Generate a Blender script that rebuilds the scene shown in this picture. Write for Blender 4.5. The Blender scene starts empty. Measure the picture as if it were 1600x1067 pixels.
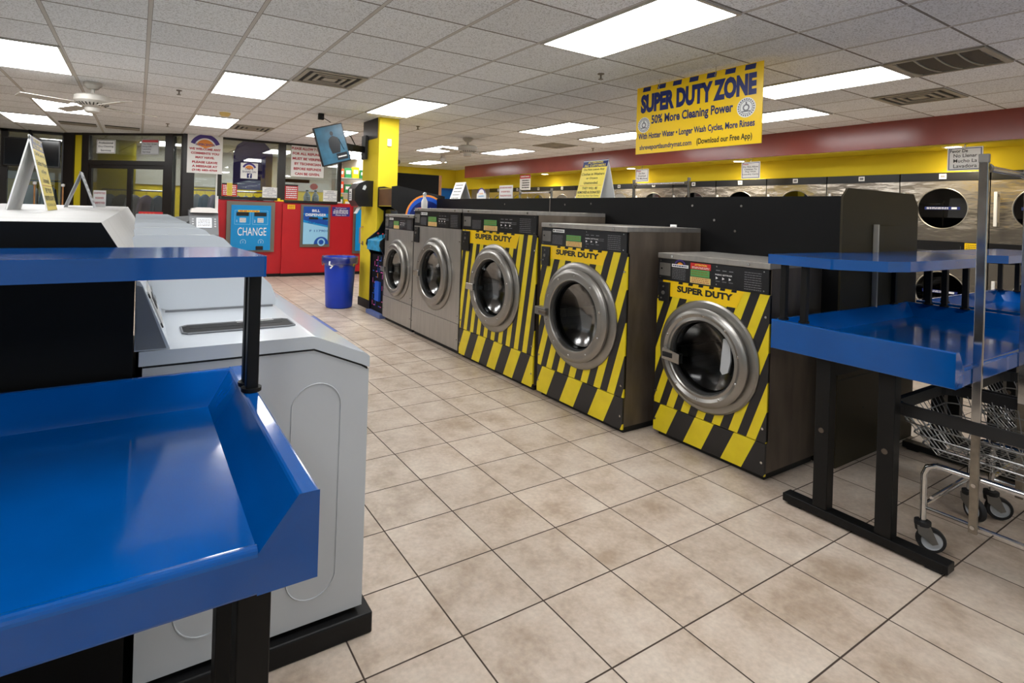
import bpy, bmesh, math, random
from mathutils import Matrix, Vector, Euler
PI = math.pi
SC = bpy.context.scene
COL = SC.collection
random.seed(7)
# ------------------------------------------------------------------ camera, world, exposure
YAW, ROLL, CAM_H = math.radians(31.776), math.radians(1.8), 1.4057
cd = bpy.data.cameras.new('camera'); cam = bpy.data.objects.new('camera', cd); COL.objects.link(cam)
cd.sensor_width = 36; cd.lens = 857.64*36/1600; cd.shift_x = 0.03377; cd.shift_y = -0.12660
cd.clip_start = 0.05; cd.clip_end = 60
cam.matrix_world = (Matrix.Translation((0, 0, CAM_H)) @ Matrix.Rotation(-YAW, 4, 'Z')
                    @ Matrix.Rotation(PI/2, 4, 'X') @ Matrix.Rotation(ROLL, 4, 'Z'))
SC.camera = cam
SKY = 0.6
w = bpy.data.worlds.new('world'); SC.world = w; w.use_nodes = True
w.node_tree.nodes['Background'].inputs[0].default_value = (0.78, 0.88, 1.0, 1)
w.node_tree.nodes['Background'].inputs[1].default_value = SKY
SC.view_settings.view_transform = 'Standard'; SC.view_settings.look = 'None'
SC.view_settings.gamma = 1; SC.view_settings.use_curve_mapping = False
SC.view_settings.exposure = 0.88
LIGHT_E = 8.0
CEIL = 2.66

# ------------------------------------------------------------------ materials
MATS = {}
def srgb(c):
    f = lambda v: v/12.92 if v <= .04045 else ((v+.055)/1.055)**2.4
    return tuple(f(v/255) for v in c) + (1,)
def mat(name, rgb=(128,128,128), rough=.5, metal=0, spec=.5, emit=0, mottle=0, mscale=8, bump=0, bscale=60, stretch=None, coat=0):
    """principled material with an optional procedural mottling and bump"""
    if name in MATS: return MATS[name]
    m = bpy.data.materials.new(name); MATS[name] = m; m.use_nodes = True
    nt = m.node_tree; N = nt.nodes; L = nt.links; b = N['Principled BSDF']
    c = srgb(rgb)
    b.inputs['Base Color'].default_value = c; b.inputs['Roughness'].default_value = rough
    b.inputs['Metallic'].default_value = metal; b.inputs['Specular IOR Level'].default_value = spec
    b.inputs['Coat Weight'].default_value = coat; b.inputs['Coat Roughness'].default_value = .05
    if emit: b.inputs['Emission Color'].default_value = c; b.inputs['Emission Strength'].default_value = emit
    if mottle or bump:
        tc = N.new('ShaderNodeTexCoord'); mp = N.new('ShaderNodeMapping'); L.new(tc.outputs['Object'], mp.inputs[0])
        if stretch: mp.inputs['Scale'].default_value = stretch
    if mottle:
        n = N.new('ShaderNodeTexNoise'); n.inputs['Scale'].default_value = mscale; n.inputs['Detail'].default_value = 6
        L.new(mp.outputs[0], n.inputs['Vector'])
        r = N.new('ShaderNodeMapRange'); r.inputs[1].default_value = .3; r.inputs[2].default_value = .7
        r.inputs[3].default_value = 1-mottle; r.inputs[4].default_value = 1+mottle*.6
        L.new(n.outputs['Fac'], r.inputs[0])
        mx = N.new('ShaderNodeVectorMath'); mx.operation = 'SCALE'; mx.inputs[0].default_value = c[:3]
        L.new(r.outputs[0], mx.inputs['Scale']); L.new(mx.outputs[0], b.inputs['Base Color'])
        if metal:
            r2 = N.new('ShaderNodeMapRange'); r2.inputs[3].default_value = rough*.75; r2.inputs[4].default_value = min(1, rough*1.35)
            L.new(n.outputs['Fac'], r2.inputs[0]); L.new(r2.outputs[0], b.inputs['Roughness'])
    if bump:
        n2 = N.new('ShaderNodeTexNoise'); n2.inputs['Scale'].default_value = bscale; n2.inputs['Detail'].default_value = 3
        L.new(mp.outputs[0], n2.inputs['Vector'])
        bp = N.new('ShaderNodeBump'); bp.inputs['Strength'].default_value = bump; bp.inputs['Distance'].default_value = .01
        L.new(n2.outputs['Fac'], bp.inputs['Height']); L.new(bp.outputs[0], b.inputs['Normal'])
    return m

def math_node(N, L, op, a, b=None, c=None):
    n = N.new('ShaderNodeMath'); n.operation = op
    for i, v in enumerate((a, b, c)):
        if v is None: continue
        if isinstance(v, (int, float)): n.inputs[i].default_value = v
        else: L.new(v, n.inputs[i])
    return n.outputs[0]
def mixc(N, L, fac, a, b):
    n = N.new('ShaderNodeMix'); n.data_type = 'RGBA'
    L.new(fac, n.inputs[0])
    for i, v in ((6, a), (7, b)):
        if isinstance(v, tuple): n.inputs[i].default_value = v
        else: L.new(v, n.inputs[i])
    return n.outputs[2]

def floor_material():
    m = bpy.data.materials.new('floor_tile'); m.use_nodes = True; nt = m.node_tree; N = nt.nodes; L = nt.links
    b = N['Principled BSDF']; tc = N.new('ShaderNodeTexCoord'); sp = N.new('ShaderNodeSeparateXYZ'); L.new(tc.outputs['Object'], sp.inputs[0])
    T = .33989; M = lambda *a: math_node(N, L, *a)
    u = M('DIVIDE', M('SUBTRACT', sp.outputs[0], 1.29318), T); v = M('DIVIDE', M('SUBTRACT', sp.outputs[1], 2.56732), T)
    du = M('ABSOLUTE', M('SUBTRACT', u, M('ROUND', u))); dv = M('ABSOLUTE', M('SUBTRACT', v, M('ROUND', v)))
    d = M('MINIMUM', du, dv)
    g = N.new('ShaderNodeMapRange'); g.inputs[1].default_value = .0065; g.inputs[2].default_value = .0105
    g.inputs[3].default_value = 1; g.inputs[4].default_value = 0; L.new(d, g.inputs[0])
    # per tile id
    cb = N.new('ShaderNodeCombineXYZ'); L.new(M('FLOOR', u), cb.inputs[0]); L.new(M('FLOOR', v), cb.inputs[1])
    wn = N.new('ShaderNodeTexWhiteNoise'); wn.noise_dimensions = '3D'; L.new(cb.outputs[0], wn.inputs[0])
    off = N.new('ShaderNodeVectorMath'); off.operation = 'MULTIPLY_ADD'; off.inputs[1].default_value = (5, 5, 5)
    L.new(wn.outputs['Color'], off.inputs[0]); L.new(tc.outputs['Object'], off.inputs[2])
    n1 = N.new('ShaderNodeTexNoise'); n1.inputs['Scale'].default_value = 4.5; n1.inputs['Detail'].default_value = 7; n1.inputs['Roughness'].default_value = .65
    L.new(off.outputs[0], n1.inputs['Vector'])
    n2 = N.new('ShaderNodeTexNoise'); n2.inputs['Scale'].default_value = 55; n2.inputs['Detail'].default_value = 4; L.new(off.outputs[0], n2.inputs['Vector'])
    cr = N.new('ShaderNodeValToRGB'); L.new(n1.outputs['Fac'], cr.inputs[0])
    e = cr.color_ramp.elements; e[0].position = .32; e[0].color = srgb((160, 141, 122)); e[1].position = .68; e[1].color = srgb((202, 189, 174))
    k = e.new(.5); k.color = srgb((187, 171, 155))
    sc = N.new('ShaderNodeMapRange'); sc.inputs[1].default_value = .3; sc.inputs[2].default_value = .7; sc.inputs[3].default_value = .88; sc.inputs[4].default_value = 1.06
    L.new(n2.outputs['Fac'], sc.inputs[0])
    tint = M('MULTIPLY_ADD', wn.outputs['Value'], .10, .95)
    vm = N.new('ShaderNodeVectorMath'); vm.operation = 'SCALE'; L.new(cr.outputs[0], vm.inputs[0]); L.new(M('MULTIPLY', sc.outputs[0], tint), vm.inputs['Scale'])
    L.new(mixc(N, L, g.outputs[0], vm.outputs[0], srgb((62, 50, 42))), b.inputs['Base Color'])
    rr = N.new('ShaderNodeMapRange'); rr.inputs[3].default_value = .30; rr.inputs[4].default_value = .5; L.new(n1.outputs['Fac'], rr.inputs[0])
    L.new(M('MAXIMUM', rr.outputs[0], M('MULTIPLY', g.outputs[0], .9)), b.inputs['Roughness'])
    b.inputs['Specular IOR Level'].default_value = .4
    bp = N.new('ShaderNodeBump'); bp.inputs['Strength'].default_value = .35; bp.inputs['Distance'].default_value = .003
    L.new(M('SUBTRACT', M('MULTIPLY', n2.outputs['Fac'], .12), g.outputs[0]), bp.inputs['Height']); L.new(bp.outputs[0], b.inputs['Normal'])
    return m
def ceiling_material():
    m = bpy.data.materials.new('ceiling_tile'); m.use_nodes = True; nt = m.node_tree; N = nt.nodes; L = nt.links
    b = N['Principled BSDF']; tc = N.new('ShaderNodeTexCoord'); sp = N.new('ShaderNodeSeparateXYZ'); L.new(tc.outputs['Object'], sp.inputs[0])
    T = .6096; M = lambda *a: math_node(N, L, *a)
    u = M('DIVIDE', M('SUBTRACT', sp.outputs[0], 1.25797), T); v = M('DIVIDE', M('SUBTRACT', sp.outputs[1], 3.21495), T)
    du = M('MULTIPLY', M('ABSOLUTE', M('SUBTRACT', u, M('ROUND', u))), T); dv = M('MULTIPLY', M('ABSOLUTE', M('SUBTRACT', v, M('ROUND', v))), T)
    baru = M('LESS_THAN', du, .012); edgeu = M('LESS_THAN', du, .0145)
    barv = M('LESS_THAN', dv, .0045); edgev = M('LESS_THAN', dv, .008)
    n = N.new('ShaderNodeTexNoise'); n.inputs['Scale'].default_value = 110; n.inputs['Detail'].default_value = 4; L.new(tc.outputs['Object'], n.inputs['Vector'])
    cr = N.new('ShaderNodeValToRGB'); L.new(n.outputs['Fac'], cr.inputs[0]); e = cr.color_ramp.elements
    e[0].position = .36; e[0].color = srgb((204, 206, 208)); e[1].position = .5; e[1].color = srgb((247, 250, 254))
    cb = N.new('ShaderNodeCombineXYZ'); L.new(M('FLOOR', u), cb.inputs[0]); L.new(M('FLOOR', v), cb.inputs[1])
    wn = N.new('ShaderNodeTexWhiteNoise'); L.new(cb.outputs[0], wn.inputs[0])
    vm = N.new('ShaderNodeVectorMath'); vm.operation = 'SCALE'; L.new(cr.outputs[0], vm.inputs[0]); L.new(M('MULTIPLY_ADD', wn.outputs['Value'], .12, .9), vm.inputs['Scale'])
    bar = srgb((205, 202, 198)); dark = srgb((112, 108, 103))
    c = mixc(N, L, edgev, vm.outputs[0], dark); c = mixc(N, L, barv, c, srgb((140, 136, 132)))
    c = mixc(N, L, edgeu, c, dark); c = mixc(N, L, baru, c, bar)
    L.new(c, b.inputs['Base Color']); b.inputs['Roughness'].default_value = .9; b.inputs['Specular IOR Level'].default_value = .15
    bp = N.new('ShaderNodeBump'); bp.inputs['Strength'].default_value = .5; bp.inputs['Distance'].default_value = .004
    L.new(M('ADD', n.outputs['Fac'], M('MULTIPLY', baru, 1.5)), bp.inputs['Height']); L.new(bp.outputs[0], b.inputs['Normal'])
    return m
def stripe_material(name, period, slope, phase=0, duty=.5):
    """black and yellow hazard stripes printed across a panel's own x and z"""
    if name in MATS: return MATS[name]
    m = bpy.data.materials.new(name); MATS[name] = m; m.use_nodes = True; nt = m.node_tree; N = nt.nodes; L = nt.links
    b = N['Principled BSDF']; tc = N.new('ShaderNodeTexCoord'); sp = N.new('ShaderNodeSeparateXYZ'); L.new(tc.outputs['Object'], sp.inputs[0])
    M = lambda *a: math_node(N, L, *a)
    t = M('FRACT', M('ADD', M('DIVIDE', M('SUBTRACT', sp.outputs[0], M('MULTIPLY', sp.outputs[2], slope)), period), 10+phase))
    k = M('LESS_THAN', t, duty)
    n = N.new('ShaderNodeTexNoise'); n.inputs['Scale'].default_value = 9; n.inputs['Detail'].default_value = 5; L.new(tc.outputs['Object'], n.inputs['Vector'])
    yl = mixc(N, L, n.outputs['Fac'], srgb((214, 190, 18)), srgb((246, 224, 40)))
    L.new(mixc(N, L, k, yl, srgb((30, 29, 31))), b.inputs['Base Color'])
    b.inputs['Roughness'].default_value = .38
    return m
def glass_material(name, tint=(235, 245, 245), refl=.25, rough=.0):
    m = bpy.data.materials.new(name); MATS[name] = m; m.use_nodes = True; nt = m.node_tree; N = nt.nodes; L = nt.links
    N.remove(N['Principled BSDF']); out = N['Material Output']
    t = N.new('ShaderNodeBsdfTransparent'); t.inputs[0].default_value = srgb(tint)
    g = N.new('ShaderNodeBsdfGlossy'); g.inputs['Roughness'].default_value = rough; k_ = .25 if 'washer' in name else .6
    fr = N.new('ShaderNodeFresnel'); fr.inputs[0].default_value = 1.5
    a = math_node(N, L, 'MULTIPLY_ADD', fr.outputs[0], k_, refl)
    a = math_node(N, L, 'MINIMUM', a, 1.0)
    mx = N.new('ShaderNodeMixShader'); L.new(a, mx.inputs[0]); L.new(t.outputs[0], mx.inputs[1]); L.new(g.outputs[0], mx.inputs[2])
    L.new(mx.outputs[0], out.inputs[0]); return m
def mesh_metal(name):
    """perforated drum steel"""
    m = mat(name, (120, 120, 118), .55, .25)
    nt = m.node_tree; N = nt.nodes; L = nt.links; b = N['Principled BSDF']
    tc = N.new('ShaderNodeTexCoord'); v = N.new('ShaderNodeTexVoronoi'); v.inputs['Scale'].default_value = 55; v.inputs['Randomness'].default_value = .0
    L.new(tc.outputs['Object'], v.inputs['Vector'])
    k = math_node(N, L, 'LESS_THAN', v.outputs['Distance'], .3)
    L.new(mixc(N, L, k, srgb((62, 62, 61)), srgb((8, 8, 8))), b.inputs['Base Color'])
    return m

M_ = dict(
 steel=mat('brushed_steel', (172, 168, 162), .36, .72, mottle=.12, mscale=5, stretch=(6, 6, .6)),
 steel_pol=mat('polished_steel', (190, 188, 184), .2, 1, mottle=.08, mscale=6),
 steel_dark=mat('stained_dark_steel', (106, 95, 84), .45, .45, mottle=.35, mscale=3.5, stretch=(3, 3, .8)),
 steel_dull=mat('dull_steel', (134, 131, 126), .4, .7, mottle=.2, mscale=6),
 dryer=mat('rippled_dryer_steel', (186, 178, 166), .16, .8, bump=.9, bscale=2.6, stretch=(1, 1, 2.4)),
 ring=mat('brushed_door_ring', (156, 153, 148), .3, .88, mottle=.15, mscale=4),
 chrome=mat('chrome', (205, 205, 205), .12, 1, mottle=.1, mscale=20),
 wire=mat('galvanised_wire', (150, 150, 148), .38, 1),
 rust=mat('rusty_steel', (142, 132, 118), .45, .7, mottle=.3, mscale=20),
 black=mat('black_laminate', (7, 7, 8), .55, spec=.18, mottle=.15, mscale=6),
 blackm=mat('black_frame_paint', (9, 9, 9), .5, spec=.3),
 blackp=mat('black_plastic', (20, 20, 22), .3),
 olive=mat('black_panel_olive_reflection', (50, 44, 28), .5, spec=.25, mottle=.06, mscale=4),  # yellow reflection put into the colour of the black laminate
 rubber=mat('black_rubber', (26, 26, 27), .65),
 dark=mat('dark_cavity', (10, 10, 11), .6),
 ctrl=mat('control_panel_black', (22, 22, 24), .28),
 bronze=mat('dark_bronze_frame', (24, 19, 16), .4),
 white=mat('white_enamel', (198, 204, 210), .22, coat=.3, mottle=.02, mscale=3),
 whiteside=mat('grey_white_side_enamel', (196, 200, 204), .3, mottle=.03, mscale=3),
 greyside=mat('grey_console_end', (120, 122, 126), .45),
 whitetop=mat('off_white_laminate', (172, 172, 170), .45, mottle=.05, mscale=5),
 signw=mat('sign_white', (236, 236, 234), .4), signy=mat('sign_yellow', (250, 208, 14), .3),
 signy2=mat('sign_pale_yellow', (246, 224, 84), .4),
 signblue=mat('sign_navy', (14, 34, 104), .4), signred=mat('sign_red', (196, 28, 36), .4),
 txtk=mat('ink_black', (18, 18, 22), .5), txtr=mat('ink_red', (176, 30, 48), .5), txtn=mat('ink_navy', (16, 34, 92), .4),
 txtg=mat('ink_grey', (120, 120, 124), .5), txtw=mat('ink_white', (236, 236, 236), .5), txto=mat('ink_olive', (126, 106, 20), .6),
 purple=mat('purple_cloth', (98, 76, 156), .7, mottle=.2, mscale=6), purp2=mat('ink_purple', (70, 50, 130), .5),
 orange=mat('orange_print', (240, 150, 60), .5), starb=mat('orange_starburst', (250, 84, 30), .5),
 lcd=mat('green_lcd', (84, 138, 76), .3, emit=.12), sticker=mat('cream_sticker', (232, 206, 130), .5), stickr=mat('red_sticker', (206, 44, 40), .5),
 stickp=mat('purple_sticker', (56, 40, 128), .5),
 blue=mat('blue_fibreglass', (0, 80, 158), .13, coat=.35, mottle=.12, mscale=5, bump=.05, bscale=9),
 bluebin=mat('blue_bin_plastic', (6, 62, 196), .35, mottle=.05, mscale=5),
 bluedoor=mat('blue_door_paint', (20, 110, 200), .5),
 red=mat('red_wall_panel', (186, 24, 34), .4, mottle=.05, mscale=3),
 yellow=mat('yellow_wall_paint', (232, 206, 48), .7, spec=.2, mottle=.05, mscale=2.5, bump=.06, bscale=40),
 olivew=mat('yellow_partition_paint', (196, 178, 24), .5, mottle=.06, mscale=2.5),
 soffit=mat('maroon_soffit_laminate', (146, 72, 64), .22, mottle=.08, mscale=3, bump=.05, bscale=3),
 wallg=mat('off_white_wall', (205, 200, 192), .7, mottle=.04, mscale=3),
 cyan=mat('cyan_machine_face', (10, 140, 206), .35), cyanl=mat('light_blue_print', (150, 205, 236), .4), cyand=mat('deep_blue_print', (12, 76, 166), .4),
 frame=mat('grey_machine_frame', (128, 122, 112), .4, .6),
 grey=mat('grey_plastic', (116, 120, 124), .45), greyl=mat('light_grey_plastic', (190, 194, 198), .45),
 wood=mat('wood_edge', (176, 124, 76), .55, mottle=.25, mscale=9, stretch=(6, 6, 1)), brown=mat('brown_frame_wood', (96, 62, 26), .55, mottle=.2, mscale=8),
 screen=mat('screen_dark', (8, 12, 18), .12), tvblue=mat('tv_teal_picture', (40, 84, 106), .3, emit=.28, mottle=.5, mscale=7), tvdark=mat('tv_figure', (8, 14, 22), .3),
 lit=mat('lit_screen', (206, 214, 224), .4, emit=.35),
 bag=glass_material('clear_bag_film', (222, 228, 240), .14, .25),
 glass=glass_material('window_glass', (225, 230, 228), .08), dglass=glass_material('tinted_dryer_glass', (46, 52, 54), .05),
 wglass=glass_material('washer_door_glass', (120, 126, 126), .015, .12), drum=mesh_metal('perforated_drum'),
 fan=mat('fan_white', (196, 192, 184), .5), vent=mat('vent_grey', (170, 164, 150), .6), ventd=mat('vent_dark', (40, 38, 34), .8),
 filt=mat('filter_grey', (92, 86, 76), .9, bump=.4, bscale=300),
 base=mat('black_cove_base', (14, 14, 15), .5, spec=.3, mottle=.2, mscale=7),
 mag=mat('arcade_pink', (226, 90, 170), .5), arcb=mat('arcade_blue', (30, 90, 200), .4), arcc=mat('arcade_cyan', (40, 150, 200), .3, mottle=.5, mscale=14),
 band=mat('blue_floor_band', (92, 110, 168), .45, mottle=.1, mscale=9),
 cloth1=mat('blue_grey_cloth', (86, 104, 128), .85, mottle=.2, mscale=9), cloth2=mat('pale_cloth', (176, 180, 192), .85), cloth3=mat('dark_cloth', (46, 56, 60), .85), cloth4=mat('lilac_cloth', (150, 134, 160), .85),
)

# ------------------------------------------------------------------ mesh helpers
TXT = {}
def text_geo(s, off=0.0):
    k = (s, off)
    if k not in TXT:
        c = bpy.data.curves.new('t', 'FONT'); c.body = s; c.resolution_u = 3; c.offset = off
        c.fill_mode = 'FRONT'
        o = bpy.data.objects.new('t', c); me = o.to_mesh()
        vs = [tuple(v.co) for v in me.vertices]; fs = [tuple(p.vertices) for p in me.polygons]
        o.to_mesh_clear(); bpy.data.objects.remove(o); bpy.data.curves.remove(c)
        xs = [v[0] for v in vs]; ys = [v[1] for v in vs]
        x0, x1, y0, y1 = min(xs), max(xs), min(ys), max(ys)
        TXT[k] = ([((v[0]-x0)/(x1-x0), (v[1]-y0)/(y1-y0)) for v in vs], fs, (x1-x0)/(y1-y0))
    return TXT[k]
class MB:
    PRE = None
    def __init__(s): s.v = []; s.f = []; s.m = []; s.sm = []; s.mats = []; s.M = Matrix.Identity(4)
    def mi(s, m):
        m = M_[m] if isinstance(m, str) else m
        if m not in s.mats: s.mats.append(m)
        return s.mats.index(m)
    def add(s, vs, fs, m, smooth=False):
        b = len(s.v); i = s.mi(m)
        MM = MB.PRE @ s.M if MB.PRE else s.M
        s.v += [tuple(MM @ Vector(p)) for p in vs]
        for f in fs: s.f.append(tuple(b+k for k in f)); s.m.append(i); s.sm.append(smooth)
        return s
    def box(s, x0, x1, y0, y1, z0, z1, m):
        return s.add([(x0,y0,z0),(x1,y0,z0),(x1,y1,z0),(x0,y1,z0),(x0,y0,z1),(x1,y0,z1),(x1,y1,z1),(x0,y1,z1)],
                     [(3,2,1,0),(4,5,6,7),(0,1,5,4),(1,2,6,5),(2,3,7,6),(3,0,4,7)], m)
    def poly(s, pts, m): return s.add(pts, [tuple(range(len(pts)))], m)
    def rect(s, x0, x1, z0, z1, m, y=-.001): return s.add([(x0,y,z0),(x1,y,z0),(x1,y,z1),(x0,y,z1)], [(0,1,2,3)], m)
    def prism(s, pts, axis, a, b, m, smooth=False):
        def P(p, h):
            return {'x': (h, p[0], p[1]), 'y': (p[0], h, p[1]), 'z': (p[0], p[1], h)}[axis]
        n = len(pts); vs = [P(p, a) for p in pts]+[P(p, b) for p in pts]
        s.add(vs, [tuple(range(n)), tuple(range(2*n-1, n-1, -1))], m)
        s.add(vs, [(i, i+n, (i+1) % n+n, (i+1) % n) for i in range(n)], m, smooth); return s
    def lathe(s, prof, c, axis, m, seg=40, smooth=True, cap=False):
        vs = []; fs = []
        for (r, h) in prof:
            for k in range(seg):
                a = 2*PI*k/seg; u, v = r*math.cos(a), r*math.sin(a)
                vs.append({'x': (c[0]+h, c[1]+u, c[2]+v), 'y': (c[0]+u, c[1]+h, c[2]+v), 'z': (c[0]+u, c[1]+v, c[2]+h)}[axis])
        for i in range(len(prof)-1):
            for k in range(seg):
                fs.append((i*seg+k, i*seg+(k+1) % seg, (i+1)*seg+(k+1) % seg, (i+1)*seg+k))
        s.add(vs, fs, m, smooth)
        if cap:
            n = len(prof)
            s.add(vs[:seg], [tuple(range(seg))], m); s.add(vs[(n-1)*seg:], [tuple(range(seg))], m)
        return s
    def cyl(s, c, r, axis, h0, h1, m, seg=16): return s.lathe([(r, h0), (r, h1)], c, axis, m, seg, True, True)
    def disc(s, c, r, m, seg=32, rx=None):
        rx = rx or r
        return s.add([(c[0]+rx*math.cos(2*PI*k/seg), c[1], c[2]+r*math.sin(2*PI*k/seg)) for k in range(seg)], [tuple(range(seg))], m)
    def tube(s, path, r, m, seg=8, closed=False):
        P = [Vector(p) for p in path]; n = len(P); vs = []; fs = []; up = None
        for i, p in enumerate(P):
            if closed: t = (P[(i+1) % n]-P[i-1]).normalized()
            else: t = ((P[min(i+1, n-1)]-P[max(i-1, 0)])).normalized()
            if up is None: up = Vector((0, 0, 1)) if abs(t.z) < .9 else Vector((1, 0, 0))
            sd = t.cross(up).normalized(); up = sd.cross(t).normalized()
            for k in range(seg):
                a = 2*PI*k/seg; vs.append(tuple(p+r*(sd*math.cos(a)+up*math.sin(a))))
        for i in range(n if closed else n-1):
            j = (i+1) % n
            for k in range(seg): fs.append((i*seg+k, i*seg+(k+1) % seg, j*seg+(k+1) % seg, j*seg+k))
        if not closed: fs += [tuple(range(seg)), tuple(range((n-1)*seg, n*seg))]
        return s.add(vs, fs, m, True)
    def bar(s, a, b, w, h, m):
        """rectangular bar between two points"""
        a = Vector(a); b = Vector(b); t = (b-a).normalized(); up = Vector((0, 0, 1)) if abs(t.z) < .9 else Vector((0, 1, 0))
        sd = t.cross(up).normalized(); up = sd.cross(t)
        vs = []
        for p in (a, b):
            for (i, j) in ((-1,-1),(1,-1),(1,1),(-1,1)): vs.append(tuple(p+sd*w/2*i+up*h/2*j))
        return s.add(vs, [(3,2,1,0),(4,5,6,7),(0,1,5,4),(1,2,6,5),(2,3,7,6),(3,0,4,7)], m)
    def text(s, t, cx, cz, wid, hgt, m, y=-.002, off=.0, align='c'):
        g, fs, asp = text_geo(t, off)
        if wid is None: wid = hgt*asp
        x0 = cx-wid/2 if align == 'c' else cx
        return s.add([(x0+p[0]*wid, y, cz-hgt/2+p[1]*hgt) for p in g], fs, m)
    def lines(s, x0, x1, z0, z1, n, m, y=-.002, seed=1, fill=.5):
        """rows of print too small to read"""
        R = random.Random(seed); dz = (z1-z0)/n
        for i in range(n):
            a = x0; z = z1-dz*(i+.5)
            while a < x1:
                wl = R.uniform(.06, .2)*(x1-x0); s.rect(a, min(a+wl, x1), z-dz*fill/2, z+dz*fill/2, m, y); a += wl+.03*(x1-x0)
            if R.random() < .3: continue
        return s
    def arch(s, cx, cz, r0, r1, m, y=-.002, a0=20, a1=160, n=16):
        vs = []
        for k in range(n+1):
            a = math.radians(a0+(a1-a0)*k/n)
            vs += [(cx+r0*math.cos(a), y, cz+r0*math.sin(a)), (cx+r1*math.cos(a), y, cz+r1*math.sin(a))]
        return s.add(vs, [(2*k, 2*k+1, 2*k+3, 2*k+2) for k in range(n)], m)
    def holed(s, x0, x1, z0, z1, cx, cz, r, m, y=0, seg=64):
        """flat panel with a round hole"""
        vs = []; angs = sorted([2*PI*k/seg for k in range(seg)]+[math.atan2(z-cz, x-cx) % (2*PI) for x in (x0, x1) for z in (z0, z1)])
        for a in angs:
            c, d = math.cos(a), math.sin(a); t = 1e9
            if c > 1e-9: t = min(t, (x1-cx)/c)
            if c < -1e-9: t = min(t, (x0-cx)/c)
            if d > 1e-9: t = min(t, (z1-cz)/d)
            if d < -1e-9: t = min(t, (z0-cz)/d)
            vs += [(cx+r*c, y, cz+r*d), (cx+t*c, y, cz+t*d)]
        n = len(angs)
        return s.add(vs, [(2*k, 2*k+1, (2*k+3) % (2*n), (2*k+2) % (2*n)) for k in range(n)], m)
    def build(s, name, parent=None, bevel=0, label=None, recalc=True):
        me = bpy.data.meshes.new(name); me.from_pydata(s.v, [], s.f)
        for m in s.mats: me.materials.append(m)
        for p, i, k in zip(me.polygons, s.m, s.sm): p.material_index = i; p.use_smooth = k
        bm = bmesh.new(); bm.from_mesh(me)
        if recalc: bmesh.ops.recalc_face_normals(bm, faces=bm.faces)
        bm.to_mesh(me); bm.free()
        if any(s.sm): me.set_sharp_from_angle(angle=math.radians(38))
        o = bpy.data.objects.new(name, me); COL.objects.link(o)
        if parent: o.parent = parent
        if bevel:
            b = o.modifiers.new('bevel', 'BEVEL'); b.width = bevel; b.segments = 2; b.limit_method = 'ANGLE'; b.angle_limit = math.radians(40)
            if me.polygons:
                for p in me.polygons: p.use_smooth = p.use_smooth
        if label: o['label'] = label
        return o
def tag(o, label, cat, group=None):
    o['label'] = label; o['category'] = cat
    if group: o['group'] = group
    return o
def thing(name, label, cat, loc=(0,0,0), rz=0, group=None, rot=None):
    o = bpy.data.objects.new(name, None); COL.objects.link(o); o.location = loc
    o.rotation_euler = rot or (0, 0, rz); o.empty_display_size = .1
    return tag(o, label, cat, group)
def struct(name, mb, parent=None, **k):
    o = mb.build(name, parent, **k)
    if not parent: o['kind'] = 'structure'
    return o
KIDS = {}
def kids(o): return [c for c in bpy.data.objects if c.parent == o]
def dup(root, loc, rz=None, label=None, group=None):
    r = root.copy(); COL.objects.link(r); r.location = loc
    if rz is not None: r.rotation_euler = (0, 0, rz)
    if label: r['label'] = label
    if group: r['group'] = group
    for ch in kids(root):
        c = ch.copy(); COL.objects.link(c); c.parent = r
        for g in kids(ch):
            d = g.copy(); COL.objects.link(d); d.parent = c
    return r
FX = -PI/2      # faces -X: local x runs towards -Y, local y runs into +X

# ------------------------------------------------------------------ room shell
b = MB(); b.box(-6, 9.2, -3.2, 16, -.1, 0, floor_material()); struct('floor', b)
b = MB(); b.box(-6, 9.2, -3.2, 16, CEIL, CEIL+.1, ceiling_material()); struct('ceiling', b)
b = MB(); b.box(-6.1, -6, -3.2, 16, 0, CEIL, 'wallg'); struct('wall_left', b)
b = MB(); b.box(-6, 9.2, -3.3, -3.2, 0, .45, 'brown'); b.box(-6, 9.2, -3.3, -3.2, 2.5, CEIL, 'brown')
for k in range(6): b.box(-6+3.04*k-.06, -6+3.04*k+.06, -3.3, -3.2, .45, 2.5, 'bronze')
struct('wall_near', b)
b = MB(); b.box(-5.94, 9.1, -3.26, -3.254, .45, 2.5, 'glass'); struct('window_5', b)
b = MB(); b.box(-6, 9.2, 14.75, 14.85, 0, CEIL, 'yellow'); struct('wall_far', b)
b = MB(); b.box(8.9, 9.2, -3.2, 14.75, 0, CEIL, 'wallg'); struct('wall_right', b)
b = MB(); b.box(8.3, 8.4, -3.2, 14.75, 2.06, CEIL, 'yellow'); struct('wall_upper_right', b)  # upper yellow wall above the dryers
# soffit over the dryers
b = MB(); b.box(7.72, 8.3, -3.2, 13.2, 2.335, CEIL, 'soffit'); b.box(7.74, 8.3, -3.18, 13.19, 2.325, 2.335, 'olivew'); struct('trim_soffit', b)

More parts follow.
